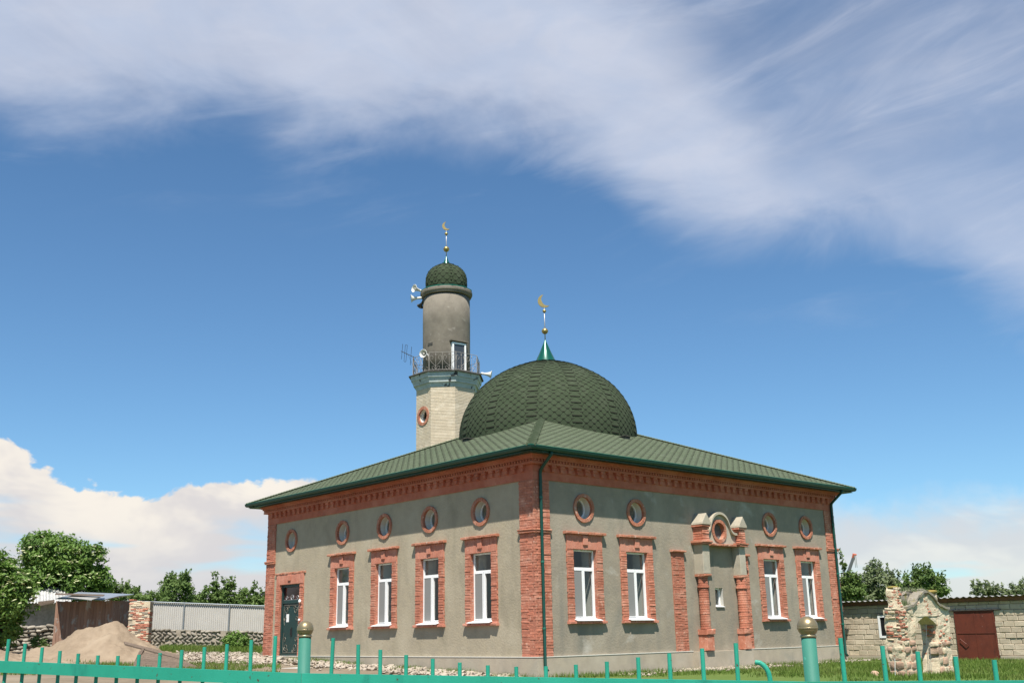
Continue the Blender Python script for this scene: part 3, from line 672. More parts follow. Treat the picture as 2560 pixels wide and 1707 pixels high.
downpipe([(.17,-.66,5.90),(.17,-.64,5.82),(.19,-.22,5.50),(.20,-.13,5.42),(.20,-.11,5.30),(.20,-.11,-.28),(.22,-.19,-.38)], '')
downpipe([(LX-.17,-.66,5.90),(LX-.17,-.64,5.82),(LX-.17,-.22,5.50),(LX-.17,-.13,5.42),(LX-.17,-.11,5.30),(LX-.17,-.11,-.28),(LX-.17,-.19,-.38)], '')
# roof vents near the dome
def vent(p):
    x, y = p; t_ = min((x+EO)/(AC.x+EO), (y+EO)/(AC.y+EO)); z = ZE+(ZA-ZE)*t_
    mb = MB(); mb.box(x-.15, x+.15, y-.15, y+.15, z-.1, z+.05); mb.box(x-.19, x+.19, y-.19, y+.19, z+.055, z+.085); mb.build('roof_vent', MT['tar'], hall, bevel=.01)
vent((4.10, 8.16)); vent((8.33, 3.80))

# ------------------------------------------------------------------ domes
def dome(root, c, prof, ngore, tab, row, seamw, single, mat_, base_mat, a_off, smax=None):
    """profile (r, z) from base to crown, covered with hexagonal shingle tabs laid in gores between seam strips"""
    # arc-length parametrisation
    pr = []
    for i in range(len(prof)-1):                 # Catmull-Rom refine
        p = [prof[max(0,i-1)], prof[i], prof[i+1], prof[min(len(prof)-1,i+2)]]
        for k in range(8):
            t = k/8
            pr.append(tuple(.5*((2*p[1][q])+(-p[0][q]+p[2][q])*t+(2*p[0][q]-5*p[1][q]+4*p[2][q]-p[3][q])*t*t+(-p[0][q]+3*p[1][q]-3*p[2][q]+p[3][q])*t**3) for q in (0,1)))
    pr.append(prof[-1])
    S_ = [0]
    for i in range(1, len(pr)): S_.append(S_[-1]+math.hypot(pr[i][0]-pr[i-1][0], pr[i][1]-pr[i-1][1]))
    RR = [p[0] for p in pr]; ZZ = [p[1] for p in pr]
    def surf(s, th, h=0.0):
        r = float(np.interp(s, S_, RR)); z = float(np.interp(s, S_, ZZ)); r2 = float(np.interp(s+.01, S_, RR)); z2 = float(np.interp(s+.01, S_, ZZ))
        tx, tz = r2-r, z2-z; q = math.hypot(tx, tz) or 1; nx_, nz_ = tz/q, -tx/q
        return Vector((c[0]+(r+nx_*h)*math.cos(th), c[1]+(r+nx_*h)*math.sin(th), z+nz_*h))
    mb = MB(); mb.lathe(pr, 64, (c[0], c[1], 0), cap=False); d = mb.build('dome', mat_, root, smooth=True, recalc=False)
    tabs = []; G = 2*math.pi/ngore; Stot = S_[-1]; nr = int(Stot/row)
    for k in range(nr):
        s0 = k*row; r = float(np.interp(s0+row*.5, S_, RR)); gw = G*r; sw = min(seamw, gw*.5)
        n = max(1, int(round((gw-sw)/tab))); tw = (gw-sw)/n
        for g in range(ngore):
            th0 = a_off+g*G
            st = .5 if k % 2 else 0
            cells = [(sw+(i-st)*tw, tw, 'hex') for i in range(n if not st else n+1)] if n > 1 else [(sw, tw, 'hex')]
            cells.append((0, sw, 'seam'))
            for a, wd, kd in cells:
                if kd == 'seam' and k % 2: continue
                j = rnd.uniform(-.005, .005); hh = row*2.0 if kd == 'hex' else row*2.25; lift = .012 if kd == 'hex' else .026
                jl = rnd.uniform(-.002, .005); q3 = .325
                if kd == 'hex': sh = [(a+wd*q3, 0), (a+wd*(1-q3), 0), (a+wd-.003, row*.86), (a+wd-.003, hh), (a+.003, hh), (a+.003, row*.86)]
                else: sh = [(a-.012, 0), (a+wd+.012, 0), (a+wd, hh), (a, hh)]
                P_ = lambda x, y, h: surf(max(0, min(Stot-.001, s0+j+y)), th0+x/r, h)
                top_ = [P_(x, y, (lift+jl)*(1-y/hh)+.004) for x, y in sh]
                bot_ = [P_(x, y, .0) for x, y in sh]
                td = .034 if kd == 'hex' else .040; e2 = .0 if kd == 'hex' else .012
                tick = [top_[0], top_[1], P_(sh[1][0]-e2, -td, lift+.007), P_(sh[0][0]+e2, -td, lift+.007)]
                tabs.append((sum(top_, Vector())/len(top_), top_, bot_, tick))
    view = Vector((CAM.x-c[0], CAM.y-c[1], 0)).normalized()
    def key(tb):
        v = Vector((tb[0].x-c[0], tb[0].y-c[1], 0)); return -(v.normalized().dot(view)) if v.length > .05 else 0
    tabs.sort(key=key)
    def put(mb, top_, bot_, tick):
        n = len(top_); mb.add(top_+bot_, [tuple(range(n))]+[(i, n+i, n+(i+1)%n, (i+1)%n) for i in range(1, n)])
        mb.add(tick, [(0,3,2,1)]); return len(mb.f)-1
    def fin(mb, nm, dk, kind=None):
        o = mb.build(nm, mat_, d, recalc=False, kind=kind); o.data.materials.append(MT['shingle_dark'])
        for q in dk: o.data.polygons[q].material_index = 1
    cnt = 0; rest = MB(); dks = []
    for q, t_, b_, tk in tabs:
        if cnt < single and q.z > prof[0][1]+.5:
            m = MB(); fin(m, 'shingle', [put(m, t_, b_, tk)]); cnt += 1
        else: dks.append(put(rest, t_, b_, tk))
    if rest.f: fin(rest, 'shingle_covering', dks, 'stuff')
    return d
DC = (8.19, 7.94)
dome(hall, DC, [(3.60,7.6),(3.66,8.4),(3.585,9.05),(3.36,9.68),(2.92,10.34),(2.26,10.90),(1.56,11.28),(.95,11.51),(.40,11.66)], 13, .350, .135, .38, 300, MT['shingle_d'], MT['shingle_dark'], math.radians(228.4-11.5)-.05)
def finial(root, c, zc, cone_r, cone_h, b2, r2, b1, r1, cz, cs):
    mb = MB(); mb.lathe([(cone_r*1.05, zc-.03),(cone_r, zc),(cone_r*.52, zc+cone_h*.47),(.02, zc+cone_h)], 40, (c[0], c[1], 0), cap=False)
    fi = mb.build('finial_cone', MT['green_cone'], root, smooth=True)
    mb = MB(); mb.tube([(c[0],c[1],zc+cone_h-.05),(c[0],c[1],cz-cs*.9)], .022, 8); mb.build('finial_rod', MT['steel'], fi, smooth=True)
    for z, r in ((b2, r2), (b1, r1)):
        mb = MB(); mb.lathe([(r*math.sin(math.pi*i/12), z-r*math.cos(math.pi*i/12)) for i in range(13)], 20, (c[0],c[1],0)); b = mb.build('finial_ball', MT['gold'], fi, smooth=True)
        m2 = MB(); m2.lathe([(r*1.0,z-.02),(r*1.06,z-.012),(r*1.06,z+.012),(r*1.0,z+.02)], 20, (c[0],c[1],0)); m2.build('ball_seam', MT['gold'], b)
    # crescent facing the street, open to the upper right
    out = []; inn = []; rr = Vector((.748,-.664,0)); A0, A1 = math.radians(100), math.radians(100+212)
    for i in range(25):
        a = A0+(A1-A0)*i/24; out.append((cs*math.cos(a), cs*math.sin(a)))
        t_ = math.sin(math.pi*i/24); q = cs*(1-.60*t_**.8); inn.append((q*math.cos(a)+.0, q*math.sin(a)))
    mb = MB(); V = []
    for h in (-.03, .03):
        for (x, z) in out+inn: V.append(Vector((c[0],c[1],cz))+rr*(x+.02)+Vector((0,0,z))+Vector((.664,.748,0))*h)
    n = 25; F = []
    for i in range(24):
        F += [(i, i+1, n+i+1, n+i), (2*n+i+1, 2*n+i, 3*n+i, 3*n+i+1), (i, 2*n+i, 2*n+i+1, i+1), (n+i+1, 3*n+i+1, 3*n+i, n+i)]
    mb.add(V, F); mb.build('crescent', MT['gold'], fi)
finial(hall, DC, 11.62, .47, 1.03, 13.04, .135, 13.93, .075, 14.38, .29)

# ------------------------------------------------------------------ walled-up portal on the right wall
def brick_strip(a0, a1, z0, z1, d, parent, cap=True):
    mb = MB(); k = 0; z = z0
    while z < z1-.03:
        if k % 2: cuts = [a0, (a0+a1)/2+rnd.uniform(-.03,.03), a1]
        else: cuts = [a0, a0+(a1-a0)*.25, a0+(a1-a0)*.75, a1]
        for i in range(len(cuts)-1): mb.rbox(cuts[i]+.005+rnd.uniform(0,.006), cuts[i+1]-.005-rnd.uniform(0,.008), -.01, d+rnd.uniform(-.006,.006), z, z+HB-.008, .005, .008, Rm)
        z += HB; k += 1
    s = mb.build('brick_strip', MT['red'], parent, kind='stuff')
    mb = MB(); mb.prism([(a0+.01,z0),(a1-.01,z0),(a1-.01,z1),(a0+.01,z1)], -.01, d-.009, Rm); mb.build('strip_mortar', MT['red_mortar'], parent)
    if cap:
        mb = MB(); mb.rbox(a0-.05, a1+.05, -.01, d+.07, z1, z1+.07, .008, .012, Rm); mb.build('strip_cap', MT['ringred'], parent)
mb = MB()                                     # gable wall with an ogee outline between the columns
pts = [(7.60,3.56),(9.62,3.56),(9.62,3.72)]
def ogee(n=28):
    P = []
    for i in range(n+1):
        x = 9.62-(9.62-7.60)*i/n; u = abs(x-8.61)/1.01
        if u < .52: z = 4.06+math.sqrt(max(0, .53**2-(u*1.01)**2))
        else: z = 3.90+.20*max(0, (.80-u)/.28)**2 if u < .80 else 3.90
        P.append((x, z))
    return P
og = ogee(); outl = [(7.60,3.56),(9.62,3.56)]+og; PCX, PCZ, PCR = 8.60, 3.99, .305
def out_hit(t_):
    dx, dz = math.cos(t_), math.sin(t_); best = 9
    for (x0, z0), (x1, z1) in zip(outl, outl[1:]+outl[:1]):
        ex, ez = x1-x0, z1-z0; den = dx*ez-dz*ex
        if abs(den) < 1e-9: continue
        k = ((x0-PCX)*ez-(z0-PCZ)*ex)/den; q = ((x0-PCX)*dz-(z0-PCZ)*dx)/den
        if k > 0 and -1e-6 <= q <= 1+1e-6: best = min(best, k)
    return PCX+dx*best, PCZ+dz*best
ang = sorted([2*math.pi*i/48 for i in range(48)]+[math.atan2(z-PCZ, x-PCX) % (2*math.pi) for x, z in outl]); n = len(ang); V = []
for t_ in ang:
    hx, hz = out_hit(t_); cx_, cz_ = PCX+PCR*math.cos(t_), PCZ+PCR*math.sin(t_); V += [Rm(cx_,.17,cz_), Rm(hx,.17,hz), Rm(hx,-.01,hz), Rm(cx_,.015,cz_)]
mb.add(V, [f_ for i in range(n) for f_ in ((4*i,4*i+1,4*((i+1)%n)+1,4*((i+1)%n)), (4*i+1,4*i+2,4*((i+1)%n)+2,4*((i+1)%n)+1), (4*i,4*((i+1)%n),4*((i+1)%n)+3,4*i+3))])
portal = mb.build('portal', MT['concrete'], hall, recalc=False)
mb = MB()                                     # hood moulding following the ogee
for i in range(len(og)-1):
    (x0, z0), (x1, z1) = og[i], og[i+1]
    mb.prism([(x0,z0-.03),(x1,z1-.03),(x1,z1+.055),(x0,z0+.055)], .0, .27, Rm)
mb.build('hood_moulding', MT['concrete'], portal)
rg = MB()
for k in range(24):
    a0, a1 = 2*math.pi*k/24+.015, 2*math.pi*(k+1)/24-.015; q = .205+rnd.uniform(-.008,.008)
    rg.prism([(8.60+r*math.cos(a), 3.99+r*math.sin(a)) for r, a in ((.295,a0),(.405,a0),(.405,a1),(.295,a1))], .05, q, Rm)
rg.ring((8.60,3.99), .30, .40, .04, .192, Rm, 40); rg.build('medallion_ring', MT['ringred'], portal)
mb = MB(); mb.disc((8.60,3.99), .31, .012, Rm, 28); mb.build('niche_back', M('niche_dirty_lime', [(.16,.15,.14),(.10,.095,.09),(.34,.33,.31)], .9, 7, 5, .4, 30), portal, recalc=False)
mb = MB(); 
a = 7.92
while a < 9.28: mb.rbox(a, a+.245, -.01, .30, 3.47, 3.545, .008, .012, Rm); a += .25
mb.build('niche_ledge', MT['ringred'], portal)
def column(x0, W, D, base_ok):
    cm = x0+W/2
    mb = MB(); mb.rbox(x0-.02, x0+W+.02, -.01, D-.04, .015, .52, .01, .012, Rm); mb.rbox(x0-.05, x0+W+.05, -.01, D, .53, .70, .01, .02, Rm)
    col = mb.build('column', MT['red'], portal)
    mb = MB(); z = .71; k = 0
    while z < 2.40:                           # round brick shaft, course by course
        r = .175+rnd.uniform(-.005,.005); cc = Rm(cm, .17, 0)
        if 1.99 < z < 2.10: r += .035
        mb.lathe([(r-.014, z),(r, z+.006),(r, z+HB-.018),(r-.014, z+HB-.006)], 14, (cc[0],cc[1],0), a0=.2*k); z += HB; k += 1
    mb.build('column_shaft', MT['red'], col)
    mb = MB(); mb.rbox(x0-.03, x0+W+.02, -.01, D+.02, 2.42, 2.50, .008, .012, Rm)
    mb.build('capital_slab', MT['ringred'], col)
    mb = MB(); mb.rbox(x0, x0+W, -.01, D, 2.503, 3.48, .006, .012, Rm); mb.build('rendered_block', MT['concrete'], col)
    mb = MB(); mb.rbox(x0-.10, x0+W+.05, -.01, D+.10, 3.483, 3.535, .008, .012, Rm); mb.rbox(x0-.14, x0+W+.08, -.01, D+.13, 3.538, 3.605, .008, .014, Rm); mb.build('block_ledge', MT['ringred'], col)
    mb = MB(); z = 3.608
    while z < 4.02: mb.rbox(x0+.02, x0+W+.02, -.01, D+.03+rnd.uniform(-.01,.01), z, z+.066, .008, .012, Rm); z += HB
    mb.rbox(x0-.05, x0+W+.07, -.01, D+.08, z, z+.06, .008, .012, Rm)
    mb.build('upper_bricks', MT['red'], col, kind='stuff')
    mb = MB(); z += .063; mb.prism([(x0-.06,z),(x0+W+.09,z),(x0+W+.07,z+.08),(cm+.02,z+.40),(x0-.04,z+.08)], -.01, D+.10, Rm); mb.build('gabled_cap', MT['concrete'], col, bevel=.012)
column(7.36, .36, .39, 1); column(9.50, .33, .32, 1)
brick_strip(6.15, 6.78, .015, 3.20, .05, portal); brick_strip(9.93, 10.33, .015, 3.18, .05, portal)
mb = MB(); frame_rect(mb, Rm, 8.374, 8.796, 1.454, 2.066, .05, -.20, -.13); sw = mb.build('small_window', MT['white'], portal)
mb = MB(); mb.box(8.42, 8.75, -.17, -.165, 1.5, 2.02, Rm); mb.build('pane', MT['glass'], sw)
mb = MB(); mb.prism([(-.13,1.475),(.05,1.44),(.05,1.425),(-.13,1.46)], 8.35, 8.82, lambda a, d, z: Rm(d, a, z)); mb.build('metal_sill', MT['sillw'], sw)

# ------------------------------------------------------------------ minaret
MC = (10.57, 17.80)
mina = thing('minaret', 'octagonal cream brick minaret with grey cement drum, balcony and small green dome', 'minaret', (MC[0], MC[1], 0))
def octo(mb, rc, z0, z1, rc2=None):
    rc2 = rc2 or rc; mb.lathe([(rc, z0), (rc2, z1)], 8, (MC[0], MC[1], 0), a0=math.pi/8)
def mtang(th, r):
    o = Vector((math.cos(th), math.sin(th), 0)); s_ = Vector((-math.sin(th), math.cos(th), 0))
    return lambda a, d, z: tuple(Vector((MC[0],MC[1],0))+o*(r+d)+s_*a+Vector((0,0,z)))
HZ, HR, AP = 11.11, .335, 1.4366
mb = MB(); cs_ = MB(); hw = AP*math.tan(math.pi/8)
for k in range(8):
    th = k*math.pi/4; mp = mtang(th, AP); hole = abs(th-math.pi) < .01
    if not hole: mb.add([mp(-hw,0,-.5), mp(hw,0,-.5), mp(hw,0,12.5), mp(-hw,0,12.5)], [(0,1,2,3)])
    else:
        for za, zb_ in ((-.5, HZ-.4), (HZ+.4, 12.5)): mb.add([mp(-hw,0,za), mp(hw,0,za), mp(hw,0,zb_), mp(-hw,0,zb_)], [(0,1,2,3)])
        for sg in (-1, 1): mb.add([mp(sg*.4,0,HZ-.4), mp(sg*hw,0,HZ-.4), mp(sg*hw,0,HZ+.4), mp(sg*.4,0,HZ+.4)], [(0,1,2,3)])
        V = []
        for q in range(32):
            t_ = 2*math.pi*q/32; ca, sa = math.cos(t_), math.sin(t_); m_ = .4/max(abs(ca), abs(sa)); V += [mp(HR*ca-.02,0,HZ+HR*sa), mp(m_*ca,0,HZ+m_*sa)]
        mb.add(V, [(2*q, 2*q+1, 2*((q+1)%32)+1, 2*((q+1)%32)) for q in range(32)])
    z = 7.6
    while z < 12.48:
        d_ = .010+rnd.uniform(-.004,.006); dz = z+.028-HZ; spans = [(-hw-.004, hw+.004)]
        if hole and abs(dz) < .46: q = math.sqrt(.46**2-dz*dz)+.01; spans = [(-hw-.004, -q-.02), (q-.02, hw+.004)]
        for a0, a1 in spans:
            if a1 > a0: cs_.box(a0, a1, -.01, d_, z, z+.054, mp)
        z += .0745
shaft = mb.build('shaft', MT['mina_brick'], mina, recalc=False)
cs_.build('brick_courses', MT['mina_brick'], shaft, kind='stuff')
mb = MB(); mp = mtang(math.pi, AP); V = []
for q in range(32): t_ = 2*math.pi*q/32; V += [mp(HR*math.cos(t_)-.02, .003, HZ+HR*math.sin(t_)), mp(HR*math.cos(t_)-.02, -.30, HZ+HR*math.sin(t_))]
mb.add(V, [(2*q, 2*((q+1)%32), 2*((q+1)%32)+1, 2*q+1) for q in range(32)]); mb.build('round_reveal', MT['reveal'], mina, recalc=False)
mb = MB()
for r0, r1, z0, z1 in ((1.58,1.60,12.46,12.56),(1.60,1.64,12.562,12.68),(1.72,1.74,12.682,12.80),(1.76,1.80,12.802,12.93),(1.84,1.86,12.932,13.05),(1.86,1.88,13.052,13.16)): octo(mb, r0, z0, z1, r1)
corn = mb.build('balcony_cornice', MT['pale_blue'], mina)
mb = MB(); octo(mb, 1.97, 13.162, 13.215); mb.build('balcony_deck', MT['tar'], mina)
mb = MB(); prof = [(1.20,13.2),(1.205,14.5),(1.215,16.0),(1.21,17.40)]; mb.lathe(prof, 48, (MC[0],MC[1],0)); drum = mb.build('drum', MT['mina_cyl'], mina, smooth=True)
mb = MB(); mb.lathe([(1.21,17.46),(1.29,17.50),(1.29,17.56),(1.34,17.60),(1.35,17.70),(1.33,17.76),(1.2,17.78)], 48, (MC[0],MC[1],0)); mb.build('drum_cornice', MT['mina_cyl'], mina)
mb = MB(); mb.lathe([(1.33,17.762),(1.36,17.775),(1.36,17.82),(1.10,17.88)], 12, (MC[0],MC[1],0), a0=.1); mb.build('green_rim', MT['green_metal'], mina)
dome(mina, MC, [(1.00,17.84),(1.055,18.05),(1.075,18.35),(1.02,18.72),(.86,18.98),(.66,19.14),(.42,19.27),(.18,19.36)], 8, .34, .175, .06, 60, MT['shingle_d'], MT['shingle_dark'], 1.9)
finial(mina, MC, 19.33, .215, .47, 20.20, .155, 21.06, .085, 21.50, .235)
vaz = math.atan2(CAM.y-MC[1], CAM.x-MC[0])   # bearing of the street as seen from the tower
def tang(th, r):                             # wall mapping on the tower at bearing th
    o = Vector((math.cos(th), math.sin(th), 0)); s = Vector((-math.sin(th), math.cos(th), 0))
    return lambda a, d, z: tuple(Vector((MC[0],MC[1],0))+o*(r+d)+s*a+Vector((0,0,z)))
# balcony door, recessed slot
mp = tang(vaz+math.radians(31), 1.20)
mb = MB(); frame_rect(mb, mp, -.40, .40, 13.25, 14.80, .09, -.15, .05); bd = mb.build('balcony_door', MT['white'], mina)
mb = MB(); mb.box(-.31, .31, -.02, .012, 13.34, 14.71, mp); mb.build('pane', M('dark_pane', [(.05,.055,.06)], .1, spec=.6), bd)
mb = MB(); mb.box(-.50, .50, -.1, .12, 14.86, 14.93, mp); mb.build('door_lintel', MT['mina_cyl'], bd)
mp2 = tang(vaz-math.radians(43), 1.205); mb = MB(); mb.box(-.16, .16, -.1, .012, 14.72, 14.86, mp2); mb.build('wall_slot', MT['tar'], mina)
th8 = math.radians(225-45)
rw_mp = tang(th8, AP)
ow = round_window(rw_mp, -.02, HZ, .33, .475, mina, depth=-.20, proud=.045)
# wrought iron railing
rail = MB(); RR8 = 1.75; vts = [Vector((MC[0]+RR8*math.cos(math.pi/8+k*math.pi/4), MC[1]+RR8*math.sin(math.pi/8+k*math.pi/4), 0)) for k in range(8)]
for k in range(8): rail.tube([vts[k]+Vector((0,0,13.2)), vts[k]+Vector((0,0,14.19))], .018, 6)
for z in (13.30, 14.18): rail.tube([v+Vector((0,0,z)) for v in vts]+[vts[0]+Vector((0,0,z))], .013, 6)
rl = rail.build('balcony_railing', MT['iron'], mina)
for k in range(8):
    p, q = vts[k], vts[(k+1)%8]; e_ = q-p; mb = MB()
    P = lambda a, z: p+e_*a+Vector((0,0,z))
    for c in (.25, .75):
        for s in (-1, 1):
            pts = [P(c, 13.45)]
            for i in range(13):
                t_ = i/12; pts.append(P(c+s*(.02+.20*math.sin(t_*math.pi*.55)), 13.5+.42*t_))
            for i in range(1, 14):
                t_ = i/13*math.pi*1.5; pts.append(P(c+s*(.16+.06*math.cos(t_)), 13.92+.10*math.sin(t_)))
            mb.tube(pts, .0095, 4)
            pts = [P(c+s*(.02+.10*(1-math.cos(i/10*math.pi*1.6))*.6), 13.32+.16*math.sin(i/10*math.pi*1.2)) for i in range(11)]; mb.tube(pts, .008, 4)
        mb.tube([P(c,13.3), P(c,14.18)], .010, 4); mb.lathe([(0,14.0),(.03,14.03),(.03,14.06),(0,14.09)], 6, tuple(P(c,0)))
    mb.tube([P(.5,13.3), P(.5,14.18)], .010, 4); mb.build('scroll_panel', MT['iron'], rl)

# horn loudspeakers and aerial (things of their own, fixed to the tower)
rgt = Vector((-math.sin(vaz), math.cos(vaz), 0)); tow = Vector((math.cos(vaz), math.sin(vaz), 0))
def TP(lat, fwd, z): return Vector((MC[0],MC[1],0))+rgt*lat+tow*fwd+Vector((0,0,z))
def horn(pos, ax, size, foot, label, dark=False):
    pos = Vector(pos); ax = Vector(ax).normalized(); rot = ax.to_track_quat('Z', 'Y').to_matrix()
    t_ = thing('horn_loudspeaker', label, 'loudspeaker', pos, 'horn loudspeakers on the minaret')
    s = size
    s *= 1.12; pr = [(.05*s,-.34*s),(.060*s,-.26*s),(.080*s,-.17*s),(.112*s,-.08*s),(.155*s,-.02*s),(.185*s,.0)]
    mb = MB(); mb.lathe(pr, 22, pos, rot, cap=False); mb.lathe([(r*.97, z+.006) for r, z in pr], 22, pos, rot, cap=False); mb.lathe([(.18*s,-.003),(.192*s,0),(.18*s,.01)], 22, pos, rot, cap=False)
    b = mb.build('bell', MT['tar'] if dark else MT['horn'], t_, smooth=True)
    mb = MB(); mb.lathe([(.0,-.02*s),(.045*s,-.04*s),(.06*s,-.10*s),(.03*s,-.2*s)], 14, pos, rot); mb.build('inner_cone', MT['horn_in'], b, smooth=True)
    mb = MB(); mb.lathe([(.0,-.48*s),(.055*s,-.47*s),(.062*s,-.36*s),(.05*s,-.335*s),(0,-.33*s)], 16, pos, rot); mb.build('driver', MT['tar'] if dark else MT['horn'], t_, smooth=True)
    mb = MB(); mb.tube([pos-ax*.36*s, foot], .016, 6); mb.build('bracket', MT['steel'], t_)
horn(TP(-1.66,.55,17.85), -rgt*.9+tow*.75+Vector((0,0,.10)), 1.0, TP(-1.22,.35,17.75), 'upper white horn loudspeaker at the drum rim, mouth turned towards the street')
horn(TP(-1.80,.35,17.36), -rgt*1.0+tow*.12+Vector((0,0,-.12)), 1.0, TP(-1.2,.2,17.44), 'white horn loudspeaker at the drum rim seen side-on, pointing left')
horn(TP(-1.36,-.15,17.10), -rgt*.35-tow*.6+Vector((0,0,-.45)), .85, TP(-1.1,-.1,17.40), 'dark horn loudspeaker below the two white ones at the drum rim', True)
horn(TP(-1.16,1.52,14.13), -rgt*.45+tow*.85+Vector((0,0,-.02)), 1.0, TP(-.86,1.30,14.02), 'white horn loudspeaker hung on the balcony railing, mouth facing the street')
horn(TP(2.26,.2,13.36), rgt*1.0+tow*.12+Vector((0,0,-.16)), 1.0, TP(1.62,.3,13.42), 'white horn loudspeaker pointing right off the balcony edge above the big dome')
an = thing('television_aerial', 'dark metal television aerial on the left of the balcony railing', 'aerial', TP(-1.68,.3,13.2))
mb = MB(); mb.tube([TP(-1.68,.3,13.2), TP(-1.66,.3,14.30)], .016, 6); mb.tube([TP(-1.67,.3,13.75), TP(-1.95,.3,14.42)], .008, 4); mb.build('mast', MT['black'], an)
mb = MB(); mb.tube([TP(-1.56,.3,14.22), TP(-2.30,.3,14.58)], .017, 6); bo = mb.build('boom', MT['black'], an)
for lat, zc, h, fold in ((-2.25,14.56,.40,0), (-1.80,14.33,.48,0)):
    mb = MB(); mb.tube([TP(lat-.03,.3,zc-h), TP(lat+.03,.3,zc+h)], .010, 5); mb.build('element', MT['black'], an)
mb = MB(); pts = []
for i in range(9): a = math.pi*i/8; pts.append((-2.04+.05*math.cos(a), 14.47+.40+.05*math.sin(a)))
for i in range(9): a = math.pi+math.pi*i/8; pts.append((-2.10+.05*math.cos(a), 14.47-.40+.05*math.sin(a)))
mb.tube([TP(x,.3,z) for x, z in pts+pts[:1]], .010, 5); mb.build('folded_dipole', MT['black'], an)

# ------------------------------------------------------------------ teal street fence
FA, FB = at(762, 1650, 9.15), at(2020, 1650, 7.75)
fd = Vector((FB.x-FA.x, FB.y-FA.y, 0)).normalized(); fn = Vector((-fd.y, fd.x, 0))
if fn.dot(Vector((CAM.x-FA.x, CAM.y-FA.y, 0))) < 0: fn = -fn
def on_fence(x, y):
    d = (_f + (x-1280)/FPX*_r - (y-853.5)/FPX*_u); k = (Vector((FA.x,FA.y,0))-Vector((CAM.x,CAM.y,0))).dot(fn)/d.dot(fn); return CAM+d*k
fence = thing('street_fence', 'turquoise painted metal fence of round pickets and ball-topped posts along the street', 'fence', (FA.x, FA.y, -.95))
rail_pts = [(-260,1638),(0,1650),(762,1681.5),(2020,1702),(2560,1699),(2900,1697)]
RP = [on_fence(*p) for p in rail_pts]
def rail_z(p):
    s = (p-FA).dot(fd); S0 = [(q-FA).dot(fd) for q in RP]; return float(np.interp(s, S0, [q.z for q in RP]))
for i, (a, b) in enumerate(((0,2),(2,3),(3,5))):
    mb = MB()
    idx = list(range(a, b+1))
    for j in range(len(idx)-1):
        p, q = RP[idx[j]].copy(), RP[idx[j+1]].copy()
        if i and j == 0: p += fd*.006
        for zt, zb in ((0, -.107), (-1.0, -1.10)):
            V = [c+fn*o_+Vector((0,0,z_)) for c in (p, q) for o_, z_ in ((.020,zt),(.058,zt),(.058,zb),(.020,zb))]
            mb.add(V, [(0,1,5,4),(1,2,6,5),(2,3,7,6),(3,0,4,7),(0,3,2,1),(4,5,6,7)])
    mb.build('rail', MT['teal'], fence)
P1 = [(82,133),(233,172),(390,208),(553,240),(721,265),(902,282),(1085,285),(1278,275),(1472,260),(1672,232),(1880,205),(2088,178),(2310,140)]
P2 = [(180,323),(710,343),(940,402),(1143,450),(1380,498),(1624,532),(1872,567),(2130,593)]
P3 = [(180,373),(444,370),(711,355),(987,328),(1265,290),(1543,255),(1835,210),(2135,163)]
P4 = [(808,312),(1160,378),(1457,425),(1775,468),(2100,497)]
tops = [(x/3.675, 1560+y/3.675) for x, y in P1]+[(640+x/3.675, 1500+y/3.675) for x, y in P2]+[(1240+x/3.564, 1560+y/3.564) for x, y in P3]+[(1860+x/3.36, 1500+y/3.36) for x, y in P4]
tops = [(-22,1587),(-66,1578)]+tops+[(2590,1650)]
for i, (x, y) in enumerate(tops):
    p = on_fence(x, y); lean = rnd.uniform(-.012, .012)
    if i == 16: lean = .035
    foot = Vector((p.x, p.y, -.98))-fd*lean*(p.z+.98); mb = MB(); mb.tube([foot, p-Vector((0,0,.002))], .0168, 12); mb.build('picket', MT['teal'], fence, smooth=False)
bp = [on_fence(1860+x/3.36, 1500+y/3.36) for x, y in ((222,690),(217,650),(207,610),(190,575),(165,545),(135,525),(98,519))]
mb = MB(); mb.tube([Vector((bp[0].x,bp[0].y,-.98))]+bp, .0185, 12, cap=False); mb.tube([bp[-1]-(bp[-1]-bp[-2])*.05, bp[-1]+(bp[-1]-bp[-2]).normalized()*.004], .016, 12)
mb.build('picket', MT['teal'], fence, label='picket pipe bent over to the left with an open end')
for (cx, cy, rpx, shaft_top, D, sx) in ((640+452/3.675, 1500+262/3.675, 20.4, 1500+330/3.675, 9.15, 762), (1860+533/3.36, 1500+221/3.36, 25.6, 1500+312/3.36, 7.75, 2020)):
    b = on_fence(cx, cy); r = rpx/FPX*(b-CAM).dot(_f); stp = on_fence(cx, shaft_top).z; rs = .054
    mb = MB(); mb.lathe([(rs,-.98),(rs,stp)], 28, (b.x,b.y,0)); post = mb.build('post', MT['tealpost'], fence, smooth=True)
    for poly in post.data.polygons:
        if len(poly.vertices) > 4: poly.use_smooth = False
    a1 = math.asin(min(1, rs*.97/r))
    pr = [(r*math.sin(a1+(math.pi-a1)*i/22), b.z-r*math.cos(a1+(math.pi-a1)*i/22)) for i in range(23)]
    pr = [(rs*1.06, pr[0][1]-.022),(rs*1.10, pr[0][1]-.012),(rs*1.02, pr[0][1]-.004)]+pr
    seam = b.z-.10*r; pr2 = []
    for q, z in pr:
        pr2.append((q, z))
    mb = MB(); mb.lathe(pr2, 36, (b.x,b.y,0)); ball = mb.build('post_ball', MT['ball'], post, smooth=True)
    mb = MB(); mb.lathe([(r*.985, seam-.010),(r*1.012, seam-.006),(r*1.012, seam+.002),(r*.985, seam+.006)], 36, (b.x,b.y,0)); mb.build('ball_seam', MT['ball'], ball, smooth=True)

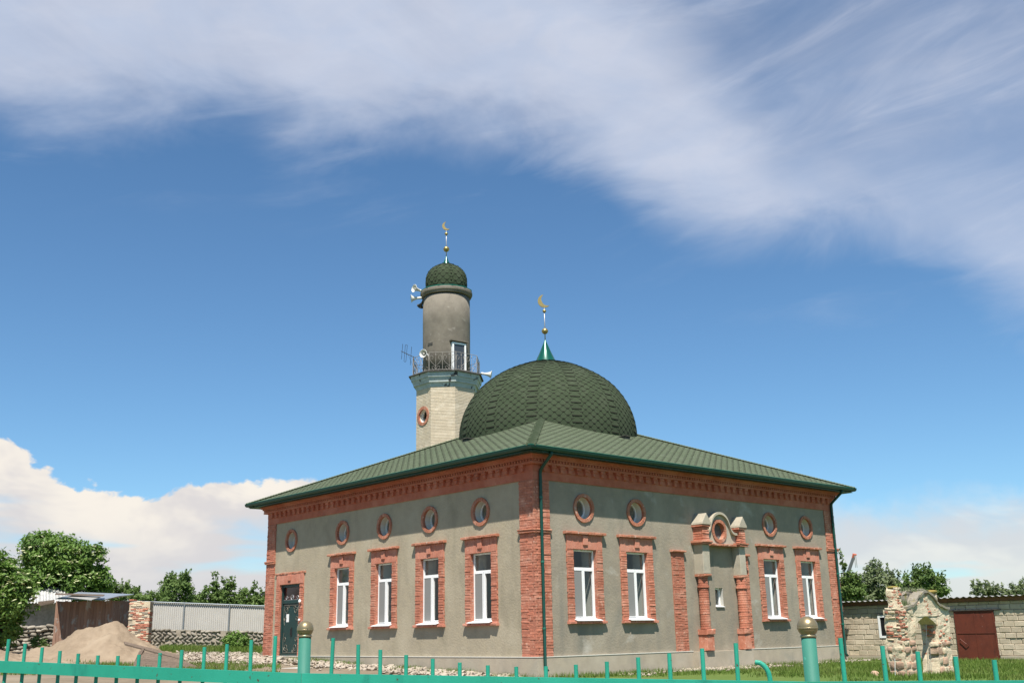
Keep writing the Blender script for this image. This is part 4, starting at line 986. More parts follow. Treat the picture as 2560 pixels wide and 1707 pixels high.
# ------------------------------------------------------------------ ruined gate arch on the grass
GX, GY = 5.62, -8.29
gm = lambda a, d, z: (GX+a, GY-d, z)          # a to the right along the front, d towards the street
ruin = thing('ruined_gateway', 'crumbling limewashed brick and stone gateway with small pointed arch and mossy top', 'gateway', (GX+1.3, GY+.25, -.62))
def rough_body(poly_rows, d0, d1, name, m, parent, amp=.035, cut=4):
    """solid of stacked cross-sections [(z, a0, a1)], roughened"""
    mb = MB(); n = len(poly_rows)
    V = []
    for z, a0, a1 in poly_rows:
        V += [gm(a0,d1,z), gm(a1,d1,z), gm(a1,d0,z), gm(a0,d0,z)]
    F = [(0,1,2,3)]+[(4*i+k, 4*i+(k+1)%4, 4*i+4+(k+1)%4, 4*i+4+k) for i in range(n-1) for k in range(4)]+[(4*n-1,4*n-2,4*n-3,4*n-4)]
    mb.add(V, F); o = mb.build(name, m, parent)
    bm = bmesh.new(); bm.from_mesh(o.data); bmesh.ops.subdivide_edges(bm, edges=bm.edges[:], cuts=cut, use_grid_fill=True)
    off = ruin.location
    for v in bm.verts:
        p = v.co+off; q = Vector((noise.noise(p*3.1), noise.noise(p*3.1+Vector((9,2,5))), noise.noise(p*3.1+Vector((3,7,1)))))*amp + Vector((noise.noise(p*9), noise.noise(p*9+Vector((4,4,4))), 0))*amp*.6
        v.co += q
    bmesh.ops.recalc_face_normals(bm, faces=bm.faces); bm.to_mesh(o.data); bm.free(); return o
T = -.50
rough_body([(-.75,.02,.62),(-.2,.0,.66),(.3,.0,.70),(.76,.02,.74),(1.10,.02,.80)], T, 0, 'pier', MT['ruin'], ruin)
rough_body([(-.75,1.72,2.52),(-.1,1.86,2.55),(.3,1.92,2.60),(.76,1.96,2.66),(1.10,2.0,2.72)], T, 0, 'pier', MT['ruin'], ruin)
rows = []                                       # arch head: two halves leaning together, then the ogee gable
arch_l = [(.70,.66,.80),(.80,.66,.95),(.88,.66,1.15),(.95,.66,1.36)]
arch_r = [(.70,1.90,2.10),(.80,1.74,2.12),(.88,1.55,2.12),(.95,1.352,2.12)]
rough_body(arch_l, T+.02, -.012, 'arch_half', MT['ruin'], ruin, .012, 2); rough_body(arch_r, T+.02, -.012, 'arch_half', MT['ruin'], ruin, .012, 2)
rough_body([(.93,.62,2.14),(1.05,.36,2.45),(1.13,.44,2.40),(1.20,.72,2.16),(1.32,.98,1.98),(1.44,1.16,1.84),(1.53,1.36,1.66)], T+.03, .008, 'gable', MT['ruin'], ruin, .02, 3)
mb = MB()                                       # cement capping that follows the ogee
capl = [(.30,1.13),(.62,1.20),(.86,1.32),(1.05,1.47),(1.25,1.575),(1.50,1.585),(1.72,1.50),(1.95,1.34),(2.15,1.22),(2.45,1.14),(2.66,1.13)]
for i in range(len(capl)-1):
    (x0,z0),(x1,z1) = capl[i], capl[i+1]
    jz = rnd.uniform(-.012,.012); mb.prism([(x0,z0-.03+jz),(x1+.004,z1-.03+jz),(x1+.004,z1+.035+jz),(x0,z0+.035+jz)], T-.02, .055+rnd.uniform(-.02,.03), gm)
o = mb.build('ogee_capping', MT['ruintop'], ruin)
rough_body([(1.08,.0,.34),(1.30,.03,.27),(1.45,.02,.28),(1.60,.02,.26),(1.70,.06,.22)], -.34, -.06, 'turret', MT['ruin'], ruin, .03, 3)
rough_body([(1.12,2.05,2.40),(1.40,2.08,2.38),(1.62,2.10,2.36)], -.48, -.14, 'turret', MT['ruin'], ruin, .03, 3)
rough_body([(1.18,.40,2.05),(1.45,.55,2.05),(1.62,.9,2.02),(1.66,1.3,1.9)], -.50, -.22, 'back_mound', MT['ruintop'], ruin, .05, 3)
def stone_mesh(seed, sub=2):
    bm = bmesh.new(); bmesh.ops.create_icosphere(bm, subdivisions=sub, radius=.5); r_ = random.Random(seed); o_ = Vector((seed*3.7, seed*1.3, 0))
    for v in bm.verts:
        c = v.co.copy(); v.co = Vector([math.copysign(abs(q*2)**.72*.5, q) for q in c])*(1+.28*noise.noise(c*2.2+o_))
    me = bpy.data.meshes.new('stone'); bm.to_mesh(me); bm.free(); return me
STN = [stone_mesh(i) for i in range(7)]
def block_mesh(seed):
    bm = bmesh.new(); bmesh.ops.create_icosphere(bm, subdivisions=3, radius=.5); o_ = Vector((seed*5.1, seed*2.3, 1))
    for v in bm.verts:
        c = v.co.copy(); v.co = Vector([math.copysign(min(.5, abs(q*2)**.33*.5), q) for q in c])*(1+.16*noise.noise(c*2.6+o_)+.07*noise.noise(c*7+o_))
    me = bpy.data.meshes.new('block_stone'); bm.to_mesh(me); bm.free(); return me
STN += [block_mesh(i) for i in range(6)]
def stone(name, p, s, rot, m, parent, k):
    key = m.name+str(k)
    me = bpy.data.meshes.get(key)
    if me is None: me = STN[k].copy(); me.name = key; me.materials.append(m); me.polygons.foreach_set('use_smooth', [True]*len(me.polygons))
    o = obj(name, me, parent); off = Vector((0,0,0)); q = parent
    while q is not None: off += q.location; q = q.parent
    o.location = Vector(p)-off; o.scale = s; o.rotation_euler = rot; return o
def stones_on(mp_, cells, m):
    for (a, z, wa, wz, dd) in cells:
        p = mp_(a, dd-.075, z); stone('stone', p, (wa*1.08, .30, wz*1.05), (rnd.uniform(-.1,.1), rnd.uniform(-.18,.18), rnd.uniform(-.2,.2)), m if rnd.random() < .6 else MT['ruin'], ruin, rnd.randrange(7))
sm_ = lambda a, d, z: (GX-d, GY+a, z)          # side face towards the hall's front lawn
def coursed(mp_, a0, a1, zs, side):
    for z0, z1 in zip(zs, zs[1:]):
        a = a0+rnd.uniform(-.03,.02)
        while a < a1-.08:
            w_ = min(rnd.uniform(.2,.44), a1-a); h_ = (z1-z0)*rnd.uniform(.82,.96)
            if rnd.random() < .85:
                p = mp_(a+w_/2, -.115+rnd.uniform(-.015,.015), (z0+z1)/2+rnd.uniform(-.015,.015)); sc_ = (w_*.97, .28, h_) if not side else (.28, w_*.97, h_)
                stone('stone', p, sc_, (rnd.uniform(-.05,.05), rnd.uniform(-.06,.06), rnd.uniform(-.06,.06)), MT['ruinstone'] if rnd.random() < .7 else MT['ruin'], ruin, 7+rnd.randrange(6))
            a += w_
coursed(gm, .0, .64, [-.68,-.44,-.24,-.02,.16,.30], False); coursed(gm, 1.80, 2.56, [-.68,-.40,-.14,.10,.26], False); coursed(sm_, .02, .48, [-.68,-.46,-.22,-.02,.18,.30], True)
def brick_at(mp_, a, d, z, w_, parent, m=None):
    MB().rbox(a, a+w_, d-.10, d+rnd.uniform(-.018,.008), z+rnd.uniform(-.008,.008), z+rnd.uniform(.045,.062), .010, .014, mp_).build('brick', m or MT['brick_raw'], parent)
z = .31; kk = 0
while z < 1.66:
    wide = .26 if z > 1.12 else .30+.14*noise.noise((z*5, 1, 2)); off_ = .10 if kk % 2 else 0
    for mp_, a0, a1, dd in ((gm, .0 if z < 1.12 else .03, wide, .028 if z < 1.12 else -.045), (sm_, .04 if z < 1.12 else .07, .46 if z < 1.12 else .32, .028 if z < 1.12 else -.008)):
        a = a0-off_
        while a < a1-.04:
            b = min(a+.21, a1); a_ = max(a, a0)
            if b-a_ > .05 and rnd.random() < .80: brick_at(mp_, a_, dd, z, b-a_-.014, ruin, MT['brick_raw'] if rnd.random() < .55 else MT['ruin'])
            a += .21
    z += .078; kk += 1
for a, z in ((2.02,.50),(2.20,.42),(1.95,.36),(2.3,.66),(2.45,.80),(1.5,1.02),(1.45,1.10),(1.58,.97),(2.5,.3),(2.2,.22),(1.98,.24)): brick_at(gm, a, .02, z, rnd.uniform(.1,.2), ruin)
rv_ = lambda a, d, z: (GX+1.90-d, GY+a, z)
for a, z in ((.12,.62),(.25,.52),(.08,.46),(.3,.7),(.2,.38)): brick_at(rv_, a, .02, z, .16, ruin)
def tuft(name, centre, n, rx, ry, h, m, parent=None, wid=.02, lean=.5, kind='stuff'):
    V = []; F = []
    for i in range(n):
        x, y = centre[0]+rnd.gauss(0,.5)*rx, centre[1]+rnd.gauss(0,.5)*ry; z = centre[2]; hh = h*rnd.uniform(.4,1.1); a = rnd.uniform(0,6.28); l_ = rnd.uniform(0,lean)*hh; b = len(V); wv = wid*rnd.uniform(.6,1.3)
        V += [(x-wv*math.sin(a), y+wv*math.cos(a), z),(x+wv*math.sin(a), y-wv*math.cos(a), z),(x+l_*math.cos(a), y+l_*math.sin(a), z+hh)]; F.append((b,b+1,b+2))
    mb = MB(); mb.add(V, F); return mb.build(name, m, parent, recalc=False, kind=kind)
tuft('turf_growth', (GX+1.15, GY+.34, 1.60), 420, .75, .20, .14, MT['leaf_olive'], ruin, .014)
tuft('turf_growth', (GX+.55, GY+.20, 1.20), 160, .28, .18, .22, MT['leaf_olive'], ruin, .014)
for (a, z, w_, h_) in ((.14,1.69,.26,.09),(2.22,1.59,.42,.13)): stone('moss_cushion', gm(a,-.22,z), (w_,.26,h_), (0,0,0), MT['moss'], ruin, 2)
# thin steel rods and small things by the gateway
for i, (x, top, lab) in enumerate(((2317,1560,'thin steel rod standing leftmost inside the ruined gateway'),(2322,1600,'thin steel rod standing in the middle inside the ruined gateway'),(2327,1612,'thin steel rod standing rightmost inside the ruined gateway'))):
    p0 = at(x+4-i, 1692, 28.6+.1*i); p1 = at(x-2, top, 28.75+.1*i); p0.z = min(p0.z, -.56)
    o = MB().tube([p0, p1], .007, 6).build('steel_rod', MT['steel'] if i else MT['galv'], None); base_shift(o, p0); tag(o, lab, 'rod', 'steel rods in the gateway')
p0 = at(2238.5, 1696, 27.3); p1 = at(2237, 1646, 27.3); o = MB().tube([p0, p1], .010, 6).build('marker_stick', MT['white'], None); base_shift(o, p0); tag(o, 'short white plastic stick standing before the left pier of the gateway', 'stick')
p = at(2190, 1690, 28.2); o = stone('stump', p, (.26,.26,.30), (0,0,.4), MT['ruinstone'], None, 3); tag(o, 'small pinkish stone block lying in the grass left of the gateway', 'stone')

# ------------------------------------------------------------------ block barn on the right
BX = 19.0; bmp = lambda a, d, z: (BX-d, a, z)
barn = thing('block_barn', 'low barn of pale cement blocks with rust-red door behind the ruined gateway', 'barn', (BX+1.5, -3, -.65))
mb = MB(); mb.box(-9.5, 4.0, -3.2, -.03, -.8, 1.53, bmp); bcore = mb.build('wall', MT['mortar'], barn)
DY0, DY1, WY0, WY1 = -4.64, -3.12, -.36, .14
k = 0; z = -.44
while z < 1.50:
    h = .205; a = -9.4-(.21 if k % 2 else 0)
    while a < 3.6:
        L_ = .41+rnd.uniform(-.03,.05); b = a+L_
        segs = [(a, b)]
        for (u0, u1, w0, w1) in ((DY0, DY1, -.8, 1.20), (WY0, WY1, .22, 1.14)):
            if z+h*.6 > w0 and z+h*.4 < w1:
                ns = []
                for (p, q) in segs:
                    if q <= u0 or p >= u1: ns.append((p, q)); continue
                    if p < u0: ns.append((p, u0))
                    if q > u1: ns.append((u1, q))
                segs = ns
        for (p, q) in segs:
            if q-p > .06 and q > -6.8 and p < 3.0: MB().rbox(p+.007, q-.007, -.04, .012+rnd.uniform(-.008,.010), z+.006, min(z+h-.006, 1.52), .007, .014, bmp).build('block', MT['block'], bcore)
        a = b
    z += h; k += 1
mb = MB(); mb.box(-9.5, DY0-.06, -.03, .06, -.8, -.445, bmp); mb.box(DY1+.06, 3.6, -.03, .06, -.8, -.445, bmp); mb.build('footing', MT['plinth'], barn, bevel=.01)
mb = MB(); mb.box(DY0+.01, DY1-.01, -.03, .045, -.60, 1.17, bmp); bd_ = mb.build('door', MT['rust'], barn)
mb = MB(); frame_rect(mb, bmp, DY0-.01, DY1+.01, -.58, 1.19, .05, .0, .058); mb.box(DY0+.04, DY1-.04, .046, .06, .36, .41, bmp); mb.box(-3.90, -3.87, .046, .054, -.52, 1.13, bmp); mb.build('door_rib', MT['rust'], bd_)
mb = MB(); mb.tube([bmp(-3.25,.05,.16), bmp(-3.27,.11,.17), bmp(-3.5,.12,-.02), bmp(-3.55,.06,-.08)], .014, 6); mb.build('door_bar', MT['rust'], bd_)
mb = MB(); mb.box(DY0-.28, DY1+.16, -.04, .09, 1.20, 1.245, bmp); mb.build('door_lintel', MT['tar'], barn)
mb = MB(); frame_rect(mb, bmp, WY0+.01, WY1-.01, .235, 1.125, .085, -.05, .03); wn_ = mb.build('window', MT['white'], barn)
mb = MB(); mb.box(WY0+.09, WY1-.09, -.02, -.012, .32, 1.04, bmp); mb.build('pane', M('black_pane', [(.015,.015,.016)], .08, spec=.6), wn_)
mb = MB(); mb.box(WY0-.10, WY1+.10, -.02, .05, 1.15, 1.18, bmp); mb.build('window_head', MT['mortar'], wn_)
ra = 0
for y0, y1 in ((-9.6,-4.2),(-4.19,-1.2),(-1.19,4.0)):
    mb = MB(); tl = rnd.uniform(-.01,.02); mb.prism([(y0,1.53),(y1,1.53),(y1,1.665+tl),(y0,1.665)], .10, .135, bmp); mb.build('fascia', MT['rustroof'], barn)
mb = MB(); ny = 330                              # corrugated roof sheet
V = []; 
for i in range(ny+1):
    y = -9.7+13.8*i/ny; c_ = .026*math.cos(i*math.pi/3); V += [(BX-.26, y, 1.70+c_), (BX+3.4, y, 1.60+c_)]
mb.add(V, [(2*i, 2*i+1, 2*i+3, 2*i+2) for i in range(ny)]); mb.add([(x, y, z-.012) for x, y, z in V], [(2*i, 2*i+2, 2*i+3, 2*i+1) for i in range(ny)])
mb.build('corrugated_roof', MT['slate'], barn, recalc=False)

# ------------------------------------------------------------------ left side: sand, shed, walls
def sheet(mb, p0, p1, z0, z1, n, amp, nrm):
    p0, p1 = Vector(p0), Vector(p1); V = []
    for i in range(n+1):
        t_ = i/n; p = p0.lerp(p1, t_); q = nrm*(amp*(1 if (i//2) % 2 else -1)); zb = z0[0]+(z0[1]-z0[0])*t_; zt = z1[0]+(z1[1]-z1[0])*t_
        V += [Vector((p.x, p.y, zb))+q, Vector((p.x, p.y, zt))+q]
    mb.add(V, [(2*i, 2*i+2, 2*i+3, 2*i+1) for i in range(n)])
# profiled sheet fence above the cobble wall
fl, fr_ = at(318, 1500, 52), at(690, 1513.5, 53); fl2, fr2 = at(318, 1566, 52), at(690, 1577, 53)
dv = (Vector((fr_.x,fr_.y,0))-Vector((fl.x,fl.y,0))).normalized(); nv = Vector((dv.y,-dv.x,0))
sf = thing('sheet_fence', 'pale profiled metal sheet fence on grey pipe frame above the cobble wall', 'fence', ((fl.x+fr_.x)/2, (fl.y+fr_.y)/2, .3))
npan = 3; L_ = (Vector((fr_.x,fr_.y,0))-Vector((fl.x,fl.y,0))).length
for i in range(npan):
    a, b = i/npan, (i+1)/npan; lp = lambda u, v, t_: u.lerp(v, t_)
    A, B = lp(fl, fr_, a), lp(fl, fr_, b); A2, B2 = lp(fl2, fr2, a), lp(fl2, fr2, b); mb = MB()
    sheet(mb, A+nv*(-.03), B+nv*(-.03), (A2.z-.35, B2.z-.35), (A.z, B.z), 96, .014, nv); mb.build('sheet_panel', MT['sheet'], sf, recalc=False)
for x in (346, 460, 573, 690):
    t_ = (x-318)/(690-318); p = fl.lerp(fr_, t_); q = fl2.lerp(fr2, t_); mb = MB(); mb.tube([Vector((p.x,p.y,-.2))+nv*.03, Vector((p.x,p.y,p.z+.02))+nv*.03], .035, 8); mb.build('post', MT['galv'], sf)
for dz, f_ in ((-.10, 0), (0, 1)):
    mb = MB()
    if not f_: mb.tube([fl+nv*.03+Vector((0,0,-.03)), fr_+nv*.03+Vector((0,0,-.03))], .032, 8)
    else:
        a, b = fl.lerp(fl2, .70), fr_.lerp(fr2, .72); mb.tube([Vector((a.x,a.y,a.z))+nv*.03, Vector((b.x,b.y,b.z))+nv*.03], .030, 8)
    mb.build('rail', MT['galv'], sf)
# cobble wall
cw0, cw1 = at(330, 1568, 50.5), at(700, 1578, 51.5); cdv = (Vector((cw1.x,cw1.y,0))-Vector((cw0.x,cw0.y,0))); cl_ = cdv.length; cdv /= cl_; cnv = Vector((cdv.y,-cdv.x,0))
cwall = thing('cobble_wall', 'low wall of river cobbles laid herringbone under the sheet fence', 'wall', ((cw0.x+cw1.x)/2, (cw0.y+cw1.y)/2, -.1))
cm_ = lambda a, d, z: tuple(Vector((cw0.x,cw0.y,0))+cdv*a+cnv*d+Vector((0,0,z)))
mb = MB(); mb.prism([(0,-.2),(cl_,-.2),(cl_,cw1.z-.06),(cl_*.5,(cw0.z+cw1.z)/2-.03),(0,cw0.z-.06)], -.5, 0, cm_); ccore = mb.build('core', MT['wallmortar'], cwall)
rot0 = math.atan2(cdv.y, cdv.x)
rowsn = 8; hgt = 1.32
for r in range(rowsn):
    a = .06+.08*(r % 2)
    while a < cl_:
        zt = cw0.z+(cw1.z-cw0.z)*a/cl_; z = zt-.08-r*hgt/rowsn+rnd.uniform(-.03,.03)
        if rnd.random() < .86:
            s_ = rnd.uniform(.85,1.2); ti = (.6 if r % 2 else -.6)+rnd.uniform(-.2,.2)
            if r == 0: ti *= .3
            stone('cobble', cm_(a, rnd.uniform(-.01,.04), z), (.24*s_, .14, .11*s_), (0, ti, rot0), MT['cobble'], cwall, rnd.randrange(7))
        a += rnd.uniform(.19,.26)
# loose stone wall left of the shed
sw0, sw1 = at(20, 1570, 47), at(142, 1562, 47)
swall = thing('dry_stone_wall', 'tumbledown wall of flat grey stones between elder bush and brown shed', 'wall', ((sw0.x+sw1.x)/2, (sw0.y+sw1.y)/2, -.1))
d_ = (sw1-sw0); d_.z = 0; l_ = d_.length; d_ /= l_; n_ = Vector((d_.y,-d_.x,0)); sm2 = lambda a, d, z: tuple(Vector((sw0.x,sw0.y,0))+d_*a+n_*d+Vector((0,0,z)))
mb = MB(); mb.prism([(0,-.2),(l_,-.2),(l_,sw1.z-.12),(0,sw0.z-.10)], -.5, -.05, sm2); mb.build('core', MT['wallmortar'], swall)
for r in range(7):
    a = .05
    while a < l_:
        s_ = rnd.uniform(.8,1.5); stone('stone', sm2(a, rnd.uniform(-.05,.12), sw0.z+(sw1.z-sw0.z)*a/l_-.03-r*.165+rnd.uniform(-.03,.03)), (.34*s_,.26,.14*s_), (rnd.uniform(-.2,.2), rnd.uniform(-.25,.25), rnd.uniform(-.3,.3)), MT['cobble'], swall, rnd.randrange(7)); a += .26*s_
# brown board shed
S0, S1, S2 = at(132, 1590, 45.5), at(273, 1590, 45.2), at(322, 1590, 46.6)
shed = thing('board_shed', 'small shed of peeling brown boards with loose metal sheet roof behind the sand', 'shed', (S1.x, S1.y, -.1))
def boards(P, Q, n, zt0, zt1, nm):
    d = (Q-P); d.z = 0; L_ = d.length; d /= L_; n1 = Vector((d.y,-d.x,0)); wd = L_/n
    for i in range(n):
        a0, a1 = i*wd+.004, (i+1)*wd-.004; zt = zt0+(zt1-zt0)*i/n; j = rnd.uniform(-.006,.006)
        mp_ = lambda a, d2, z: tuple(Vector((P.x,P.y,0))+d*a+n1*d2+Vector((0,0,z)))
        mb = MB(); mb.box(a0, a1, -.02+j, .006+j, -.3, zt+rnd.uniform(-.02,.02), mp_); mb.build('board', MT['board'], shed)
ztl = at(132,1502,45.5).z; ztr = at(273,1500,45.2).z
boards(S0, S1, 19, ztl, ztr, 'f'); boards(S1, S2, 9, ztr, ztr+.05, 's')
mb = MB()
def slab(mb, pts, th): 
    n = len(pts); mb.add([Vector(p) for p in pts]+[Vector(p)+Vector((0,0,th)) for p in pts], [tuple(range(n))[::-1], tuple(range(n,2*n))]+[(i,(i+1)%n,n+(i+1)%n,n+i) for i in range(n)])
slab(mb, [at(138,1497,45.0), at(255,1500,44.6), at(296,1490,45.2), at(335,1485.5,47.0), at(196,1480,48.6)], .02); mb.build('roof_sheet', MT['roofsheet'], shed)
mb = MB(); slab(mb, [at(137,1486,44.9), at(258,1490,44.4), at(262,1486.5,45.4), at(140,1483,45.9)], .02); mb.build('roof_sheet', MT['oldwood'], shed)
mb = MB(); slab(mb, [at(168,1492,44.7), at(226,1500,43.9), at(252,1492,44.6), at(180,1488,45.6)], .015); mb.build('roof_sheet', MT['slate'], shed, label='bent grey sheet corner hanging over the shed front')
# broken brick pillar
bp0, bp1 = at(316, 1590, 44.6), at(371, 1590, 44.6)
bpl = thing('brick_pillar', 'broken red brick pillar with limewash remains beside the brown shed', 'pillar', ((bp0.x+bp1.x)/2, (bp0.y+bp1.y)/2, -.1))
d_ = bp1-bp0; d_.z = 0; pwid = d_.length; d_ /= pwid; n_ = Vector((d_.y,-d_.x,0)); pm = lambda a, d, z: tuple(Vector((bp0.x,bp0.y,0))+d_*a+n_*d+Vector((0,0,z)))
ztop = at(340,1495,44.6).z; mb = MB(); mb.box(.03, pwid-.03, -.45, -.015, -.3, ztop-.12, pm); mb.build('core', MT['ruin'], bpl)
z = .62; k = 0; zpeak = ztop
while z < zpeak-.02:
    a = .0+(.12 if k % 2 else 0)-.04; lim = pwid*(1 if z < zpeak-.5 else .45+.5*(zpeak-z)/.5)
    while a < lim-.05:
        b = min(a+.25, lim)
        if rnd.random() < .88: MB().rbox(max(a,0)+.006, b-.006, -.40, rnd.uniform(-.012,.02), z, z+.064, .008, .014, pm).build('brick', MT['brick_raw'] if rnd.random() < .5 else (MT['ruin'] if rnd.random() < .45 else MT['wallmortar']), bpl)
        a = b
    z += .078; k += 1
# grey shed behind with corrugated roof
g0, g1 = at(40, 1535, 56), at(178, 1535, 57.5)
gs = thing('grey_shed', 'grey outbuilding with sloping corrugated roof half hidden by the elder bush', 'shed', ((g0.x+g1.x)/2, (g0.y+g1.y)/2, 0))
mb = MB(); mb.add([at(40,1580,56), at(178,1580,57.5), at(178,1507,57.5), at(40,1500,56), at(40,1580,60), at(178,1580,61.5), at(178,1507,61.5), at(40,1500,60)], [(0,1,2,3),(4,7,6,5),(0,3,7,4),(1,5,6,2),(3,2,6,7)]); mb.build('wall', M('grey_stucco', [(.24,.235,.215),(.17,.165,.15),(.30,.29,.27)], .9, 9, 6, .8, 22), gs)
mb = MB(); A, B, C_, D_ = at(30,1506,55.4), at(178,1506.5,56.8), at(176,1469,60.0), at(30,1452,58.8); n = 60; V = []
for i in range(n+1):
    t_ = i/n; c_ = Vector((0,0,.045*math.sin(i*1.9))); V += [A.lerp(B, t_)+c_, D_.lerp(C_, t_)+c_]
mb.add(V, [(2*i,2*i+2,2*i+3,2*i+1) for i in range(n)]); mb.build('corrugated_roof', M('pale_corrugated', [(.50,.50,.48),(.36,.355,.34)], .7, 3, 5), gs, recalc=False)
mb = MB(); slab(mb, [at(95,1508,55.0), at(136,1503,55.2), at(136,1507,55.2), at(100,1514,55.0)], .10); mb.build('eave_board', MT['oldwood'], gs)
# sand heaps
def heap(name, c, rx, ry, h, label, seed, peaks):
    n = 120; V = []; F = []; ux = Vector((_r.x,_r.y,0)).normalized(); uy = Vector((_f.x,_f.y,0)).normalized(); m = 76
    for j in range(m+1):
        for i in range(n+1):
            u, v = -1.25+2.5*i/n, -1.25+2.5*j/m; p = Vector((c[0],c[1],0))+ux*(u*rx)+uy*(v*ry); z = 0
            for (pu, pv, ph, pr) in peaks:
                d = math.hypot((u-pu)/pr, (v-pv)/pr); z = max(z, ph*(max(0, 1-d)**1.15)*.92+ph*.10*math.exp(-d*d*6))
            ns = noise.noise((p.x*1.0, p.y*1.0, seed))*.22+noise.noise((p.x*2.6, p.y*2.6, seed))*.15-abs(noise.noise((p.x*5.5, p.y*5.5, seed)))*.13+noise.noise((p.x*12, p.y*12, seed))*.07
            z = h*z*(1+.25*ns)+(ns*.62 if z > .02 else 0)*min(1, z*5); V.append((p.x, p.y, gz(p.x, p.y)-.06+max(0, z)))
    F = [(j*(n+1)+i, j*(n+1)+i+1, (j+1)*(n+1)+i+1, (j+1)*(n+1)+i) for j in range(m) for i in range(n)]
    mb = MB(); mb.add(V, F); o = mb.build(name, MT['sand'], None, smooth=True, recalc=False); base_shift(o, (c[0], c[1], gz(c[0], c[1]))); tag(o, label, 'sand heap'); return o
hc = at(258, 1640, 40.5)
heap('sand_heap', (hc.x, hc.y), 3.1, 2.8, 1.50, 'large heap of pale building sand in front of the brown shed', 3, [(-.02,0,1.0,.92),(.10,.05,.98,.8),(-.18,0,.93,.8),(.5,-.1,.42,.7),(-.55,-.1,.40,.75)])
hc = at(20, 1680, 37); heap('sand_heap', (hc.x, hc.y), 2.6, 2.4, .52, 'low spread of sand at the left edge below the elder bush', 8, [(-.2,0,1,.95),(.4,-.1,.5,.7)])
# formwork boards on the sand
fw = thing('formwork_panel', 'weathered wooden board panel leaning on the right side of the sand heap', 'boards', at(400, 1668, 36.6))
P0, P1, P2, P3 = at(349,1626,36.3), at(455,1650,35.2), at(505,1672,34.6), at(330,1668,35.0)
for i in range(8):
    a, b = i/8, (i+.9)/8; mb = MB(); slab(mb, [P0.lerp(P3, a), P1.lerp(P2, a), P1.lerp(P2, b), P0.lerp(P3, b)], .03); mb.build('plank', MT['oldwood'], fw)
mb = MB(); slab(mb, [at(310,1606,37.0), at(452,1641,35.6), at(452,1650,35.4), at(312,1612,36.8)], .05); mb.build('plank', MT['oldwood'], fw)
mb = MB(); slab(mb, [at(356,1622,36.2), at(362,1623,36.2), at(346,1650,35.6), at(340,1648,35.6)], .05); mb.build('plank', MT['oldwood'], fw)
# mortar trough near the door
tr = at(665, 1676, 35); trg = thing('mortar_trough', 'dark mortar trough under a pale flat board near the green door', 'trough', (tr.x, tr.y, gz(tr.x, tr.y)))
zb = gz(tr.x, tr.y); A, B = at(596, 1672, 35), at(748, 1672, 35); dv = B-A; dv.z = 0; dl = dv.length; dv /= dl; nv2 = Vector((dv.y,-dv.x,0)); tm_ = lambda a, d, z: tuple(Vector((A.x,A.y,0))+dv*a+nv2*d+Vector((0,0,z)))
ztb = at(660,1671,35).z
mb = MB(); mb.prism([(.16,zb-.1),(dl-.30,zb-.1),(dl-.14,ztb-.05),(.03,ztb-.05)], -.6, .25, tm_); mb.build('trough_body', MT['black'], trg)
mb = MB(); mb.prism([(-.05,ztb-.04),(dl+.05,ztb-.01),(dl+.05,ztb+.025),(-.05,ztb-.005)], -.75, .36, tm_); mb.build('cover_board', MT['inner'], trg)

# rubble and gravel (uncountable)
def scatter(name, n, fn_, smin, smax, m, flat=.5):
    base = np.array([v.co[:] for v in stone_mesh(3, 1).vertices]); tri = [tuple(p.vertices) for p in STN_LOW.polygons]; V = []; F = []
    for i in range(n):
        x, y = fn_(); s_ = rnd.uniform(smin, smax)*(1 if rnd.random() < .85 else 1.6); a = rnd.uniform(0,6.28); ca, sa = math.cos(a), math.sin(a); sx_, sy_, sz_ = s_*rnd.uniform(.8,1.5), s_*rnd.uniform(.6,1), s_*flat*rnd.uniform(.6,1.2); tl = rnd.uniform(-.5,.5); z = gz(x, y)+sz_*.15+rnd.uniform(0,.05); b = len(V)
        P = base*[sx_, sy_, sz_]; X = P[:,0]*ca-P[:,1]*sa; Y_ = P[:,0]*sa+P[:,1]*ca
        V += [(x+X[q], y+Y_[q], z+P[q,2]+tl*P[q,0]) for q in range(len(P))]; F += [tuple(b+q for q in t_) for t_ in tri]
    mb = MB(); mb.v = V; mb.f = F; return mb.build(name, m, None, recalc=False, kind='stuff')
STN_LOW = stone_mesh(3, 1)
def rub_l():
    y = rnd.uniform(.5, 15.8); return -.1-abs(rnd.gauss(0,.75))-.1, y
def rub_r():
    x = rnd.uniform(6.0, 10.5) if rnd.random() < .6 else rnd.uniform(3, 17.5); return x, -.12-abs(rnd.gauss(0,.5 if x < 11 else .22))
o = scatter('rubble', 950, rub_l, .09, .26, MT['gravel'], .34); o['label'] = 'broken pale stone rubble along the foot of the left wall'
o = scatter('gravel', 1500, rub_r, .04, .11, MT['gravel'], .5); o['label'] = 'pale gravel along the foot of the right wall'
def grv():
    u = rnd.uniform(440, 660); p = at(u, 1655, rnd.uniform(37, 46)); return p.x, p.y
o = scatter('gravel', 1600, grv, .04, .12, MT['gravel'], .4); o['label'] = 'grey gravel path leading to the green door'

